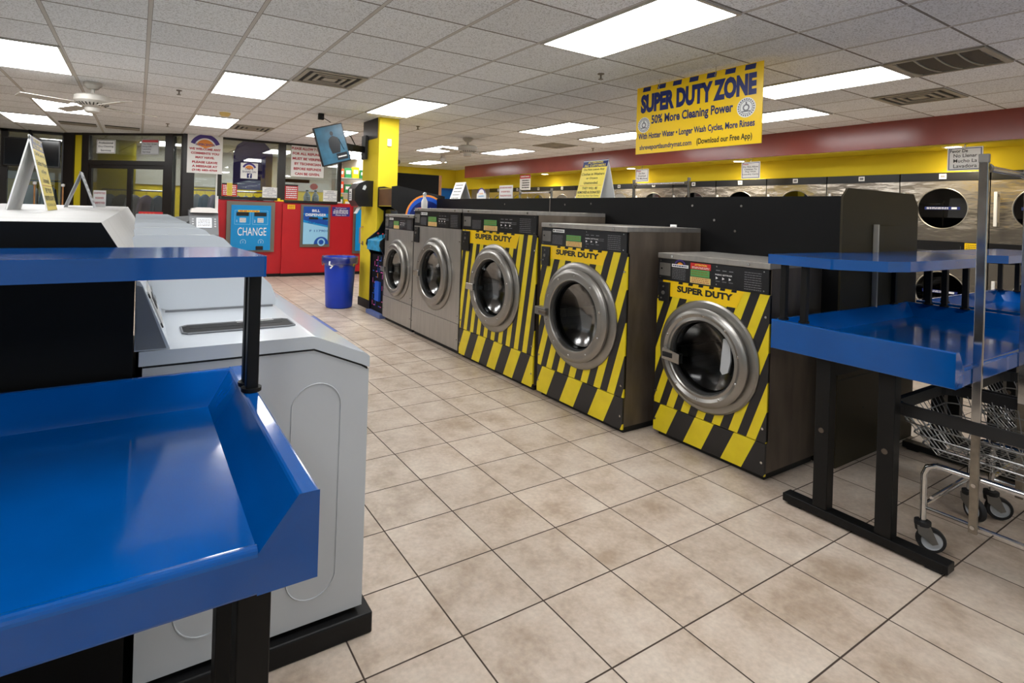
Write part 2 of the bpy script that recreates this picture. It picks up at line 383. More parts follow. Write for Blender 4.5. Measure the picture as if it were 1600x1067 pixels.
# ------------------------------------------------------------------ ceiling troffers (4 ft by 2 ft, on the tile grid)
GX = lambda n: 1.25797+.6096*n
GY = lambda n: 3.21495+.6096*n
M_['tubes'] = mat('lit_troffer_diffuser', (255, 255, 255), .5, emit=LIGHT_E)
def troffer(cx, ry, label):
    t = thing('ceiling_light', label, 'ceiling light', (GX(cx)+.3048, GY(ry)+.6096, CEIL), group='troffers in the ceiling grid')
    f = MB()
    for (x0, x1, y0, y1) in ((-.3,-.28,-.6,.6),(.28,.3,-.6,.6),(-.28,.28,-.6,-.58),(-.28,.28,.58,.6)): f.box(x0, x1, y0, y1, -.012, -.001, 'fan')
    f.build('frame', t)
    d = MB(); d.box(-.28, .28, -.58, .58, -.009, -.001, 'tubes'); d.build('diffuser', t)
for cx, ry, lb in (
    (2, -2, 'largest ceiling light, directly left of the yellow hanging banner'),
    (6, -2, 'long ceiling light just right of the yellow hanging banner, touching the big return vent'),
    (8, 0, 'lower ceiling light behind the right edge of the yellow banner, nearest the maroon soffit'),
    (-4, 4, 'bright ceiling light cut off by the left edge of the photo'),
    (-1, 4, 'ceiling light left of the near square air vent, above the change machine'),
    (2, 4, 'ceiling light whose near edge ends at the top of the yellow column'),
    (6, 4, 'ceiling light left of the yellow banner, above the far dryers'),
    (8, 4, 'ceiling light half hidden by the left edge of the yellow banner'),
    (-4, 9, 'ceiling light beside the left-hand ceiling fan'),
    (-1, 9, 'ceiling light with a smoke detector at its edge, above the welcome sign'),
    (2, 9, 'ceiling light half hidden behind the tilted television'),
    (-5, 12, 'small ceiling light in the far left corner above the window television'),
    (6, 10, 'ceiling light partly hidden behind the right-hand ceiling fan'),
    (8, 9, 'ceiling light to the right of the right-hand ceiling fan'),
    (8, 15, 'small far ceiling light next to the end of the maroon soffit'),
    (5, 15, 'farthest ceiling light over the far yellow wall'),
    (-4, -2, 'ceiling light over the left washers nearest the camera'),
    (-1, -4, 'ceiling light straight above the camera'),
    (2, -8, 'ceiling light behind the camera, over the aisle'),
    (6, -8, 'ceiling light behind the camera, by the dryers'),
    (-4, -8, 'ceiling light behind the camera, at the left wall'),
    (4, 14, 'added ceiling light brightening the right end of the back room'),  # unseen fixture added to brighten the dim back room
    (1, 16, 'added ceiling light in the back room behind the change machines'),  # unseen fixture added to light the room behind the glass
    (-2, 16, 'added ceiling light in the back room over the clothes rails')):  # likewise added for back room lighting
    troffer(cx, ry, lb)
# ------------------------------------------------------------------ ceiling fittings
def square_vent(cx, ry, label):
    t = thing('ceiling_vent', label, 'air vent', (GX(cx)+.3048, GY(ry)+.3048, CEIL), group='square air vents')
    f = MB()
    for k, (a, c) in enumerate(((.29, .25), (.205, .175), (.135, .105), (.065, 0))):
        z = -.012
        if c:
            for q in ((-a,a,-a,-c),(-a,a,c,a),(-a,-c,-c,c),(c,a,-c,c)): f.box(*q, z, z+.01, 'vent')
        else: f.box(-a, a, -a, a, z, z+.01, 'vent')
    f.build('louvre', t)
    d = MB(); d.box(-.28, .28, -.28, .28, -.002, -.001, 'ventd'); d.build('backing', t)
square_vent(0, 3, 'nearest square air vent, left of centre in the ceiling')
square_vent(0, 10, 'small square air vent above the purple cloth in the office window')
square_vent(8, -2, 'dusty square air vent nearest the maroon soffit at upper right')
square_vent(8, 7, 'small dark air vent between the far lights and the soffit')
t = thing('return_grille', 'large rectangular return air grille with four curved filter panels at upper right', 'air vent', (GX(6)+.3048, GY(-3)+.3048, CEIL))
f = MB()
for q in ((-.3,.3,-.3,-.26),(-.3,.3,.26,.3),(-.3,-.27,-.26,.26),(.27,.3,-.26,.26)): f.box(*q, -.014, -.001, 'vent')
f.build('frame', t)
for k in range(4):
    y0 = -.255+k*.129
    p = MB(); n = 8
    for i in range(n):
        x0 = -.265+.53*i/n; x1 = x0+.53/n; c = lambda x: -.004-.018*(1-(x/.265)**2)
        p.poly([(x0, y0, c(x0)), (x1, y0, c(x1)), (x1, y0+.112, c(x1)), (x0, y0+.112, c(x0))], 'filt')
    p.build('filter_panel', t)
    s_ = MB(); s_.tube([(-.265+.53*i/8, y0+.12, -.006-.02*(1-((-.265+.53*i/8)/.265)**2)) for i in range(9)], .006, 'vent'); s_.build('rib', t)
for (x0, x1, lb) in ((-1.12, -.62, 'left of two long dark slot grilles above the glass entrance door'), (-.5, .0, 'right of two long dark slot grilles above the glass entrance door')):
    t = thing('slot_grille', lb, 'air vent', ((x0+x1)/2, 11.25, CEIL)); h = (x1-x0)/2
    g = MB(); g.box(-h, h, -.17, .17, -.012, -.001, 'ventd'); g.build('backing', t)
    g = MB()
    for k in range(9): g.box(-h, h, -.16+.04*k, -.152+.04*k, -.016, -.012, 'vent')
    g.build('slats', t)
def ceiling_fan(x, y, rot, label):
    t = thing('ceiling_fan', label, 'ceiling fan', (x, y, CEIL), rot)
    c = MB(); c.lathe([(.0,-.001),(.085,-.001),(.085,-.03),(.05,-.07),(.02,-.075),(.02,-.13)], (0,0,0), 'z', 'fan', 32); c.build('canopy', t)
    c = MB(); c.lathe([(.02,-.12),(.12,-.13),(.165,-.15),(.17,-.2),(.14,-.235),(.09,-.26),(.07,-.27),(.07,-.31),(.05,-.325),(0,-.325)], (0,0,0), 'z', 'fan', 36)
    m = c.build('motor_housing', t)
    s_ = MB()
    for k in range(26):
        a = 2*PI*k/26; s_.bar((.150*math.cos(a), .150*math.sin(a), -.229), (.112*math.cos(a), .112*math.sin(a), -.250), .012, .004, 'ventd')
    s_.build('slots', m)
    for k in range(4):
        a = k*PI/2; q = MB(); q.M = Matrix.Rotation(a, 4, 'Z') @ Matrix.Translation((0, 0, -.25)) @ Matrix.Rotation(.2, 4, 'X')
        q.box(.2, .66, -.06, .06, -.003, .003, 'fan'); q.box(.1, .24, -.015, .015, .003, .008, 'vent'); q.build('blade', t, bevel=.002)
ceiling_fan(-.44, 7.2, .5, 'white ceiling fan near the left edge, in front of a ceiling light')
ceiling_fan(4.75, 8.05, .3, 'white ceiling fan in the far middle, beyond the yellow column')
def small_fit(name, x, y, label, prof, m='fan', cat='sprinkler', group=None):
    o = MB(); o.lathe(prof, (0,0,0), 'z', m, 20); o = o.build(name); o.location = (x, y, CEIL); tag(o, label, cat, group)
small_fit('smoke_detector', .99, 8.27, 'cream smoke detector at the edge of the ceiling light above the welcome sign', [(0,-.001),(.07,-.001),(.07,-.025),(.045,-.05),(0,-.05)], 'sticker', 'smoke detector')
for x, y, lb in ((3.447,3.567,'sprinkler head left of the yellow banner, just below the largest light'), (.362,6.998,'sprinkler head below left of the near vent, left part of the ceiling'), (.376,10.083,'sprinkler head above the dry cleaning window'), (3.535,7.473,'sprinkler head right of the yellow column'), (7.2,7.6,'sprinkler head left of the small far vent')):
    small_fit('sprinkler_head', x, y, lb, [(0,-.001),(.03,-.001),(.028,-.008),(.008,-.012),(.007,-.045),(.022,-.048),(.022,-.052),(0,-.052)], 'frame', 'sprinkler', 'sprinkler heads')
small_fit('dome_camera', 5.85, 11.0, 'small white dome camera under the far ceiling, left of the soffit', [(0,-.001),(.05,-.001),(.05,-.05),(.08,-.07),(.08,-.12),(.04,-.17),(0,-.18)], 'fan', 'camera')
t = thing('ceiling_camera', 'grey bullet camera on the far ceiling right of the yellow column', 'camera', (5.4, 12.6, CEIL))
b = MB(); b.cyl((0,0,0), .04, 'z', -.03, -.001, 'grey'); b.build('mount', t); b = MB(); b.cyl((0,0,-.09), .055, 'y', -.13, .1, 'grey'); b.build('body', t)

# ------------------------------------------------------------------ glazed office wall, front face at y = 11.33
YC = 11.33
def wallbox(b, x0, x1, z0, z1, m, y0=0, y1=.06): b.box(x0, x1, YC+y0, YC+y1, z0, z1, m)
b = MB(); wallbox(b, 1.27, 4.12, 0, 1.49, 'red', 0, .16); struct('wall_office', b)
b = MB(); wallbox(b, 2.45, 4.12, .05, 1.45, 'red', -.05, 0); struct('trim_1', b)
b = MB(); wallbox(b, 1.27, 2.45, 0, .06, 'base', -.02, 0); wallbox(b, 2.43, 4.12, 0, .06, 'base', -.07, 0); struct('baseboard_office', b)
def window(n, x0, x1, z0, z1):
    f = MB()
    wallbox(f, x0-.035, x0+.035, z0, z1, 'bronze', -.03, .05); wallbox(f, x1-.035, x1+.035, z0, z1, 'bronze', -.03, .05)
    wallbox(f, x0+.035, x1-.035, z0-.05, z0, 'bronze', -.04, .06); wallbox(f, x0+.035, x1-.035, z1-.04, z1, 'bronze', -.03, .05)
    o = struct('window_%d' % n, f)
    g = MB(); wallbox(g, x0+.035, x1-.035, z0, z1-.04, 'glass', .0, .006); g.build('pane', o)
window(1, 1.295, 2.38, 1.55, CEIL)
window(2, 2.45, 3.585, 1.52, CEIL)
# left bay beside the door, down to the floor
f = MB(); wallbox(f, .68, .87, 0, CEIL, 'bronze', -.06, .08); wallbox(f, .87, 1.27, 0, .1, 'bronze'); wallbox(f, .87, 1.27, 2.6, CEIL, 'bronze'); wallbox(f, 1.235, 1.285, 0, 2.62, 'signw', -.02, .04)
o = struct('window_3', f); g = MB(); wallbox(g, .87, 1.235, .1, 2.6, 'glass', 0, .006); g.build('pane', o)
# angled entrance wall from (-1.2,13.0) to (.71,11.33)
AX, AY, BX, BY = -1.2, 13.0, .71, 11.33
AL = math.hypot(BX-AX, BY-AY); AR = math.atan2(BY-AY, BX-AX)
def dw(name, label=None): o = bpy.data.objects.new(name, None); COL.objects.link(o); o.location = (AX, AY, 0); o.rotation_euler = (0, 0, AR); o['kind'] = 'structure'; return o
S_ = lambda x: (x-AX)/(BX-AX)*AL            # distance along the wall from its x
d1 = dw('door_1')
f = MB()
for a, c in ((-1.2,-1.03),(-.9,-.79),(.42,.54),(.67,.72)): f.box(S_(a), S_(c), -.03, .07, 0, CEIL, 'bronze')
f.box(S_(-.79), S_(.42), -.02, .06, 2.07, 2.15, 'bronze'); f.box(S_(-1.03), S_(.67), -.02, .06, CEIL-.04, CEIL, 'bronze')
f.build('frame', d1)
g = MB(); g.box(S_(-.79), S_(.42), .0, .006, 2.15, CEIL-.04, 'glass'); g.box(S_(.54), S_(.67), 0, .006, .05, CEIL-.04, 'glass'); g.build('transom_glass', d1)
g = MB(); g.box(S_(-1.03), S_(-.9), .0, .03, 0, CEIL-.04, 'olivew'); g.build('side_panel', d1)
for a, c in ((-.79, -.14), (-.14, .42)):
    l = MB(); l.box(S_(a), S_(a)+.05, 0, .04, 0, 2.07, 'bronze'); l.box(S_(c)-.05, S_(c), 0, .04, 0, 2.07, 'bronze'); l.box(S_(a)+.05, S_(c)-.05, 0, .04, 2.0, 2.07, 'bronze'); l.box(S_(a)+.05, S_(c)-.05, 0, .04, 0, .2, 'bronze')
    lo = l.build('door_leaf', d1); g = MB(); g.box(S_(a)+.05, S_(c)-.05, .015, .021, .2, 2.0, 'glass'); g.build('pane', lo)
    g = MB(); g.bar((S_(a)+.08, -.03, 1.02), (S_(c)-.08, -.03, 1.02), .03, .03, 'frame'); g.build('push_bar', lo)
# far left window wall
f = MB()
for a, c in ((-6,-5.9),(-4.2,-4.1),(-3.0,-2.95),(-2.14,-2.04),(-1.25,-1.15)): f.box(a, c, 13.05, 13.15, 0, CEIL, 'bronze')
f.box(-6, -1.15, 13.05, 13.15, CEIL-.05, CEIL, 'bronze'); f.box(-6, -1.15, 13.05, 13.15, 0, .12, 'bronze')
o = struct('window_4', f); g = MB(); g.box(-5.9, -1.25, 13.09, 13.096, .12, CEIL-.05, 'glass'); g.build('pane', o)
# partitions in the back room
b = MB(); b.box(-.72, -.05, 13.6, 13.7, 0, CEIL, 'olivew'); struct('wall_partition', b)
b = MB(); b.box(4.75, 4.85, 11.49, 14.75, 0, CEIL, 'wallg'); struct('wall_passage', b)
b = MB(); b.box(-5.9, 4.74, 14.7, 14.75, 1.8, 2.66, 'wallg'); struct('trim_2', b)

# ------------------------------------------------------------------ signs on the office wall
def sign(name, label, x0, x1, z0, z1, y, base='signw', draw=None, rz=0, cat='sign', group=None, loc=None, th=.004):
    W, Hh = x1-x0, z1-z0
    o = MB(); o.box(0, W, 0, th, 0, Hh, base)
    if draw: draw(o, W, Hh)
    o = o.build(name); o.location = loc or (x0, y, z0); o.rotation_euler = (0, 0, rz); return tag(o, label, cat, group)
def rows(o, W, H, items, x=None):
    """items: (text, z centre, height, width, colour, boldness) in fractions of the sign"""
    for (s, z, h, ww, m, bd) in items: o.text(s, W*.5 if x is None else x, H*z, W*ww, H*h, m, off=bd)
def arch_logo(o, cx, cz, r):
    o.arch(cx, cz, r*.72, r, 'purp2', -.0015); o.arch(cx, cz, 0, r*.62, 'orange', -.0015)
def d_welcome(o, W, H):
    arch_logo(o, W*.5, H*.66, W*.44); o.box(W*.12, W*.88, -.001, 0, H*.66, H*.79, 'signw')
    rows(o, W, H, [('SUPERCENTER', .755, .06, .56, 'purp2', .02), ('WE WELCOME ANY', .635, .06, .9, 'txtr', .05), ('COMMENTS YOU', .525, .06, .8, 'txtr', .05), ('MAY HAVE.', .415, .06, .54, 'txtr', .05),
                   ('PLEASE LEAVE', .29, .06, .72, 'txtr', .05), ('A MESSAGE AT', .185, .06, .72, 'txtr', .05), ('(318) 683-4769', .08, .065, .72, 'txtr', .05)])
sign('comments_sign', 'white sign inviting comments with a purple arch logo above the kiosk', .742, 1.328, 1.955, 2.655, 11.26, draw=d_welcome)
def d_fb(o, W, H):
    arch_logo(o, W*.5, H*.58, W*.42); o.box(W*.1, W*.9, -.001, 0, H*.55, H*.70, 'signw')
    rows(o, W, H, [('LIKE &', .62, .12, .46, 'signblue', .01), ('SHARE ON', .44, .12, .8, 'signblue', .01)])
    o.rect(W*.37, W*.66, H*.04, H*.34, 'signblue', -.0015); o.text('f', W*.53, H*.18, W*.13, H*.25, 'txtw', off=.03)
sign('social_media_sign', 'small white LIKE & SHARE ON sign in front of the purple cloth', 1.656, 1.965, 1.905, 2.205, 11.30, draw=d_fb)
def d_allow(o, W, H):
    L_ = ['PLEASE ALLOW 7 DAYS', 'FOR ALL REFUNDS', 'MUST BE VERIFIED', 'BY TECHNICIAN', 'BEFORE REFUNDS', 'CAN BE GIVEN.']
    rows(o, W, H, [(s, .91-.163*i, .085, (.98, .92, .92, .8, .84, .76)[i], 'txtr', .04) for i, s in enumerate(L_)])
sign('refund_sign', 'large white sign with six red lines about refunds, partly behind the television', 2.584, 3.24, 2.0, 2.62, 11.29, draw=d_allow)
def d_redlist(o, W, H):
    o.rect(0, W, H*.9, H, 'txtk', -.0012); o.lines(W*.08, W*.92, H*.08, H*.88, 6, 'txtw', seed=3)
def d_redlist2(o, W, H): d_redlist(o, W, H); o.rect(W*.33, W*.68, H*.06, H*1.02, 'signy2', -.0025); o.lines(W*.36, W*.66, H*.1, H*.98, 8, 'txto', -.003, 4)
sign('notice_poster', 'red notice in the lower left of the left window, overlaid with a yellow strip', 1.34, 1.607, 1.555, 1.80, 11.32, 'signred', d_redlist2)
sign('notice_poster', 'red notice in the lower left of the right window', 2.49, 2.743, 1.53, 1.835, 11.32, 'signred', d_redlist)
def d_wnote(o, W, H):
    rows(o, W, H, [('CANNOT BE', .88, .09, .5, 'signblue', 0), ('RESPONSIBLE', .72, .09, .7, 'signblue', 0), ('FOR ANY CLOTHES', .56, .09, .86, 'signblue', 0), ('LEFT IN', .40, .09, .34, 'signblue', 0), ('WASHERS & DRYERS', .24, .09, .94, 'signblue', 0), ('Thank Management', .09, .08, .7, 'signblue', 0)])
sign('paper_notice', 'white paper notice in the lower right corner of the left window', 2.064, 2.34, 1.555, 1.76, 11.32, 'signw', d_wnote, group='white window notices')
sign('paper_notice', 'white paper notice in the lower right corner of the right window', 3.254, 3.545, 1.525, 1.754, 11.32, 'signw', d_wnote, group='white window notices')
sign('price_sticker', 'small yellow sticker on the red wall below the right window', 2.54, 2.686, 1.345, 1.43, 11.276, 'signy', lambda o, W, H: o.lines(W*.1, W*.9, H*.1, H*.9, 4, 'txtr', seed=8))
def d_purp(o, W, H):
    rows(o, W, H, [('Red Supreme', .86, .14, .6, 'txtw', .01), ('Coin Machines', .66, .15, .8, 'txtw', .02), ('Please don\'t', .14, .14, .6, 'txtw', .01)]); o.lines(W*.06, W*.9, H*.26, H*.56, 3, 'txtw', seed=5)
sign('machine_notice', 'purple notice on the red wall under the paper towel dispenser', 3.438, 3.815, 1.22, 1.415, 11.276, 'stickp', d_purp)
# office machines
def d_change(b): pass
t = thing('change_machine', 'blue bill change machine reading CHANGE set in the left red wall panel', 'change machine', (1.43, YC-.025, .49))
f = MB(); W, H = .875, .975
f.box(0, W, -.03, .0, 0, H, 'frame'); f.build('surround', t, bevel=.004)
f = MB(); f.M = Matrix.Translation((0, -.031, 0)); f.box(.08, W-.08, -.02, 0, .04, H-.07, 'cyan'); f.M = Matrix.Translation((0, -.052, 0))
f.text('CHANGE', W*.5+.02, .40, .52, .155, 'txtw', -.001, off=.0)
for cx, s_ in ((.28, '1'), (.60, '2')):
    f.text(s_, cx-.1, .60, None, .045, 'txtw', -.001)
    for q in ((cx-.14,cx+.14,.535,.54),(cx-.14,cx+.14,.80,.805),(cx-.14,cx-.135,.54,.80),(cx+.135,cx+.14,.54,.80)): f.rect(*q, 'cyanl', -.001)
    f.arch(cx+.02, .20, .045, .05, 'txtw', -.001, -40, 220); f.text(s_, cx+.02, .20, None, .04, 'txtw', -.001)
f.build('face_plate', t)
for cx in (.28, .60):
    s_ = MB(); s_.M = Matrix.Translation((0, -.052, 0)); s_.box(cx-.11, cx+.11, -.012, 0, .70, .77, 'dark'); s_.build('bill_slot', t, bevel=.003)
    s_ = MB(); s_.M = Matrix.Translation((0, -.052, 0)); s_.box(cx-.05, cx+.06, -.002, 0, .575, .66, 'signw'); s_.lines(cx-.045, cx+.055, .58, .655, 4, 'txtg', -.003); s_.build('instruction_label', t)
s_ = MB(); s_.M = Matrix.Translation((0, -.052, 0)); s_.box(.2, .58, -.004, 0, .775, .81, 'signy'); s_.lines(.22, .56, .78, .805, 1, 'txtr', -.005, 2, .6); s_.build('warning_label', t)
s_ = MB(); s_.M = Matrix.Translation((0, -.052, 0)); s_.box(.53, .66, -.03, 0, .05, .12, 'dark'); s_.build('coin_cup', t, bevel=.006)
t = thing('bill_dispenser', 'blue bill dispenser with a banknote print set in the right red wall panel', 'dispenser machine', (2.796, YC-.05, .585))
W, H = .60, .86
f = MB(); f.box(0, W, -.03, 0, 0, H, 'frame'); f.build('surround', t, bevel=.004)
f = MB(); f.M = Matrix.Translation((0, -.031, 0)); f.box(.05, W-.05, -.015, 0, .06, H-.04, 'cyan')
f.M = Matrix.Translation((0, -.047, 0)); f.poly([(.05,-.001,.06),(W-.05,-.001,.06),(W-.05,-.001,.40),(.05,-.001,.50)], 'cyanl'); f.poly([(.05,-.001,.55),(W-.05,-.001,.44),(W-.05,-.001,.54),(.05,-.001,.66)], 'cyand')
f.rect(.05, W-.05, .68, H-.04, 'cyand'); f.arch(.42, .06, 0, .15, 'cyand', -.0015, 0, 180); f.arch(.42, .1, .05, .08, 'cyanl', -.002, 0, 360, 24)
f.text('BILL', W*.5, .74, .16, .05, 'txtw', off=.02); f.text('DISPENSER', W*.5, .655, .42, .055, 'txtw', off=.02); f.text('F 117901', .36, .33, .36, .045, 'cyand', off=.01); f.text('OF AMER', .33, .50, .36, .05, 'cyand', off=.02)
f.build('face_plate', t)
for x0, x1 in ((.16, .34), (.44, .54)):
    s_ = MB(); s_.M = Matrix.Translation((0, -.047, 0)); s_.box(x0, x1, -.012, 0, .565, .605, 'dark'); s_.build('slot', t)
t = thing('change_machine', 'blue machine half hidden behind the yellow column', 'change machine', (3.89, YC-.05, .44))
f = MB(); f.box(0, .24, -.03, 0, 0, .99, 'frame'); f.build('surround', t); f = MB(); f.box(.05, .235, -.05, -.031, .06, .93, 'cyan'); f.build('face_plate', t)
# things seen through the office windows
b = MB()
b.prism([(0, 0), (.72, 0), (.72, .72), (.64, .86), (.56, .94), (.16, .94), (.06, .86), (0, .7)], 'y', 0, .03, 'purple')
o = b.build('purple_garment'); o.location = (1.56, 11.55, 1.70); tag(o, 'large purple cloth hanging inside the left office window', 'cloth')
t = thing('picture_frame', 'brown wooden frame hanging inside the right office window behind the refund sign', 'frame', (2.48, 11.6, 1.89))
for q in ((0, .07, 0, .72), (.07, .56, 0, .07)): b = MB(); b.box(q[0], q[1], 0, .03, q[2], q[3], 'brown'); b.build('rail', t)
for x, lb in ((2.955, 'left of two clear jugs on the ledge in the right office window'), (3.125, 'right of two clear jugs on the ledge in the right office window')):
    t = thing('plastic_jug', lb, 'bottle', (x, 11.43, 1.492), group='jugs in the office window')
    b = MB(); b.lathe([(0,0),(.065,0),(.07,.02),(.07,.12),(.05,.17),(.025,.2),(.022,.225)], (0,0,0), 'z', 'greyl', 20); b.build('body', t)
    b = MB(); b.cyl((0,0,0), .026, 'z', .226, .25, 'blackp'); b.build('cap', t); b = MB(); b.M = Matrix.Translation((0,-.071,0)); b.rect(-.045, .045, .03, .12, 'signw'); b.lines(-.035, .035, .04, .11, 3, 'txtk'); b.build('printed_label', t)
b = MB(); n = 14; b.prism([((.09 if k % 2 else .072)*math.cos(PI*k/n), .8*(.09 if k % 2 else .072)*math.sin(PI*k/n)) for k in range(2*n)], 'y', 0, .004, 'starb'); o = b.build('starburst_tag'); o.location = (3.07, 11.36, 1.815); tag(o, 'orange starburst tag above the two clear jugs', 'price tag')
b = MB(); b.box(1.35, 4.0, 11.5, 11.9, 1.44, 1.49, 'brown'); o = b.build('window_shelf'); tag(o, 'brown ledge running inside the office windows', 'shelf')
# clothes rails in the back room
def clothes_rail(x0, x1, y, z, label, cols, seed):
    R = random.Random(seed)
    t = thing('clothes_rail', label, 'clothes rail', (x0, y, 0)); L_ = x1-x0
    b = MB(); b.tube([(0,0,z),(L_,0,z)], .016, 'chrome'); b.build('rail', t)
    for xx in (0, L_):
        b = MB(); b.tube([(xx,0,0),(xx,0,z)], .014, 'chrome'); b.build('upright', t)
    n = len(cols)
    for k, c in enumerate(cols):
        x = x0+L_*(k+.6)/(n+.3)
        g = MB(); h = R.uniform(.62, .9); wd = R.uniform(.16, .2)
        g.prism([(-wd*.8, -h), (wd*.8, -h), (wd*.72, -.22), (wd*1.25, -.5), (wd*1.45, -.46), (wd*.95, -.13), (.03, -.06), (-.03, -.06), (-wd*.95, -.13), (-wd*1.45, -.46), (-wd*1.25, -.5), (-wd*.72, -.22)], 'y', -.022, .022, c)
        g.tube([(0,0,-.06),(0,0,0),(.02,0,.02),(.0,0,.028)], .003, 'chrome', 5)
        o = g.build('hanging_garment', bevel=.012); o.location = (x, y-.02*k % .05, z-.03); o.rotation_euler = (0, 0, R.uniform(.7, 1.15)); tag(o, 'garment hung on a rail in the back room, seen through the door glass', 'garment', 'garments on the back room rails')
clothes_rail(-.6, .5, 13.0, 1.62, 'chrome clothes rail seen through the two door panes', ['cloth1', 'cloth3', 'cloth2', 'cloth4', 'cloth1'], 3)
clothes_rail(.95, 2.6, 12.9, 1.68, 'chrome clothes rail seen to the right of the door behind the kiosk', ['cloth2', 'cloth1', 'cloth4', 'cloth3', 'cloth1', 'cloth4', 'cloth2', 'cloth1', 'cloth3', 'cloth2'], 4)
clothes_rail(-2.0, -1.3, 13.9, 1.75, 'chrome clothes rail under the television at far left', ['cloth2', 'cloth3'], 5)
# television behind the far left window
t = thing('television', 'wide black television hanging at the far left behind the tent sign', 'television', (-2.09, 12.95, 1.98))
b = MB(); b.box(0, .83, 0, .06, 0, .52, 'blackp'); b.build('housing', t, bevel=.008); b = MB(); b.rect(.025, .805, .03, .495, 'screen', -.002); b.build('screen', t)
b = MB(); b.bar((.42, .05, .45), (.36, .05, .68), .05, .03, 'blackm'); b.build('mount_arm', t)
sign('door_sign', 'white sign reading Professional Dry Cleaning Services on the transom glass', 0, .40, 0, .25, 0, 'signw',
     lambda o, W, H: (rows(o, W, H, [('Professional', .78, .15, .76, 'txtk', .02), ('Dry Cleaning', .5, .17, .8, 'txtk', .01), ('Services', .22, .15, .54, 'txtk', .02)]), [o.rect(*q, 'txtk', -.0015) for q in ((.01,W-.01,.01,.016),(.01,W-.01,H-.016,H-.01),(.01,.016,.016,H-.016),(W-.016,W-.01,.016,H-.016))]),
     rz=AR, loc=(-.678, 12.5, 2.279))
def d_drop(o, W, H):
    o.rect(.02, W-.02, H*.8, H*.95, 'signred', -.0015)
    for i, s in enumerate(('Try Our Great', 'Drop-Off', 'Laundry', 'Service')): o.text(s, W*.08, H*(.68-.17*i), W*(.8, .5, .48, .44)[i], H*.12, 'txtk', align='l', off=.01)
    for q in ((.006,W-.006,.006,.012),(.006,W-.006,H-.012,H-.006),(.006,.012,.012,H-.012),(W-.012,W-.006,.012,H-.012)): o.rect(*q, 'txtg', -.0015)
sign('door_sign', 'grey sign with a red heading about drop-off laundry, right part of the transom', 0, .37, 0, .28, 0, 'greyl', d_drop, rz=AR, loc=(.03, 11.87, 2.268))
def d_salute(o, W, H): o.text('WE SALUTE OUR', W*.5, H*.5, W*.84, H*.3, 'txtw', off=.02); o.text('* * * *', W*.35, H*.85, W*.5, H*.12, 'orange'); o.text('CUSTOMERS', W*.55, H*.15, W*.7, H*.22, 'txtw', off=.02)
sign('salute_sign', 'small red sign reading WE SALUTE OUR behind the row of washer lids', 0, .42, 0, .24, 0, 'signred', d_salute, loc=(.02, 11.6, .98))
# payment kiosk
t = thing('payment_kiosk', 'grey payment kiosk with a lit white screen left of the red wall', 'kiosk', (1.0, 10.6, 0))
b = MB(); b.prism([(0,0),(.46,0),(.46,.86),(.30,1.22),(.12,1.28),(0,1.28)][::-1], 'x', -.23, .23, 'grey'); 
b.M = Matrix.Identity(4)
o = b.build('cabinet', t, bevel=.02)
o.rotation_euler = (0, 0, PI); o.location = (0, .46, 0)
b = MB(); b.prism([(-.22,1.24),(.22,1.24),(.2,1.31),(.1,1.33),(-.1,1.33),(-.2,1.31)], 'y', .08, .3, 'signw'); b.build('top_cap', t, bevel=.01)
SL = Matrix.Translation((0, .0, .86)) @ Matrix.Rotation(-math.atan2(.16, .36), 4, 'X')
b = MB(); b.M = SL; b.box(-.12, .12, -.012, 0, .13, .31, 'lit'); b.lines(-.1, .1, .15, .29, 5, 'txtg', -.013); b.build('screen', t)
b = MB(); b.M = SL
for k in range(4): b.box(-.19, -.16, -.01, 0, .14+.045*k, .165+.045*k, 'greyl'); b.box(.16, .19, -.01, 0, .14+.045*k, .165+.045*k, 'greyl')
b.build('buttons', t)
b = MB(); b.box(-.06, .02, -.01, 0, .76, .84, 'greyl'); b.build('keypad', t)
b = MB(); b.box(.07, .2, -.012, 0, .78, .81, 'dark'); b.build('card_slot', t); b = MB(); b.box(-.12, .03, -.02, 0, .6, .73, 'stickp'); b.build('receipt_door', t); b = MB(); b.box(.08, .19, -.02, 0, .6, .73, 'cyand'); b.build('cash_slot', t)
b = MB(); b.prism([(-.23,1.18),(-.23,1.1),(-.36,1.0),(-.46,.84),(-.42,.98),(-.44,1.16)], 'y', .1, .22, 'grey'); b.build('side_arm', t, bevel=.01)
# ------------------------------------------------------------------ yellow column with its fittings
b = MB(); b.box(2.785, 3.07, 7.1, 7.72, .12, CEIL, 'yellow'); b.box(2.78, 2.785, 7.16, 7.72, 2.38, CEIL, 'bronze'); b.box(2.775, 3.08, 7.09, 7.73, 0, .12, 'base'); o = b.build('wall_column'); o['kind'] = 'structure'
b = MB(); b.box(0, .06, -.02, 0, 0, .1, 'signw'); o = b.build('wall_sensor', bevel=.006); o.location = (2.90, 7.1, 2.27); tag(o, 'small white sensor box high on the yellow column', 'sensor')
t = thing('paper_towel_dispenser', 'black curved paper towel dispenser on the left side of the yellow column', 'towel dispenser', (2.785, 7.42, 1.43), FX)
b = MB(); b.prism([(0,0),(-.2,0),(-.26,.08),(-.26,.24),(-.2,.32),(-.1,.36),(0,.36)], 'x', -.15, .15, 'blackp'); b.build('cover', t, bevel=.015)
b = MB(); b.M = Matrix.Translation((0,-.262,0)); b.box(-.08, .02, -.004, 0, .08, .24, 'signw'); b.lines(-.07, .01, .09, .17, 3, 'txtn', -.005); b.arch(-.03, .17, .02, .035, 'txtk', -.005); b.build('printed_label', t)
b = MB(); b.M = Matrix.Translation((.152,-.13,.26)) @ Matrix.Rotation(-.3, 4, 'X'); b.prism([(-.02,-.03),(.02,-.03),(.025,.02),(0,.04),(-.02,.02)], 'x', 0, .004, 'greyl'); b.build('window', t)
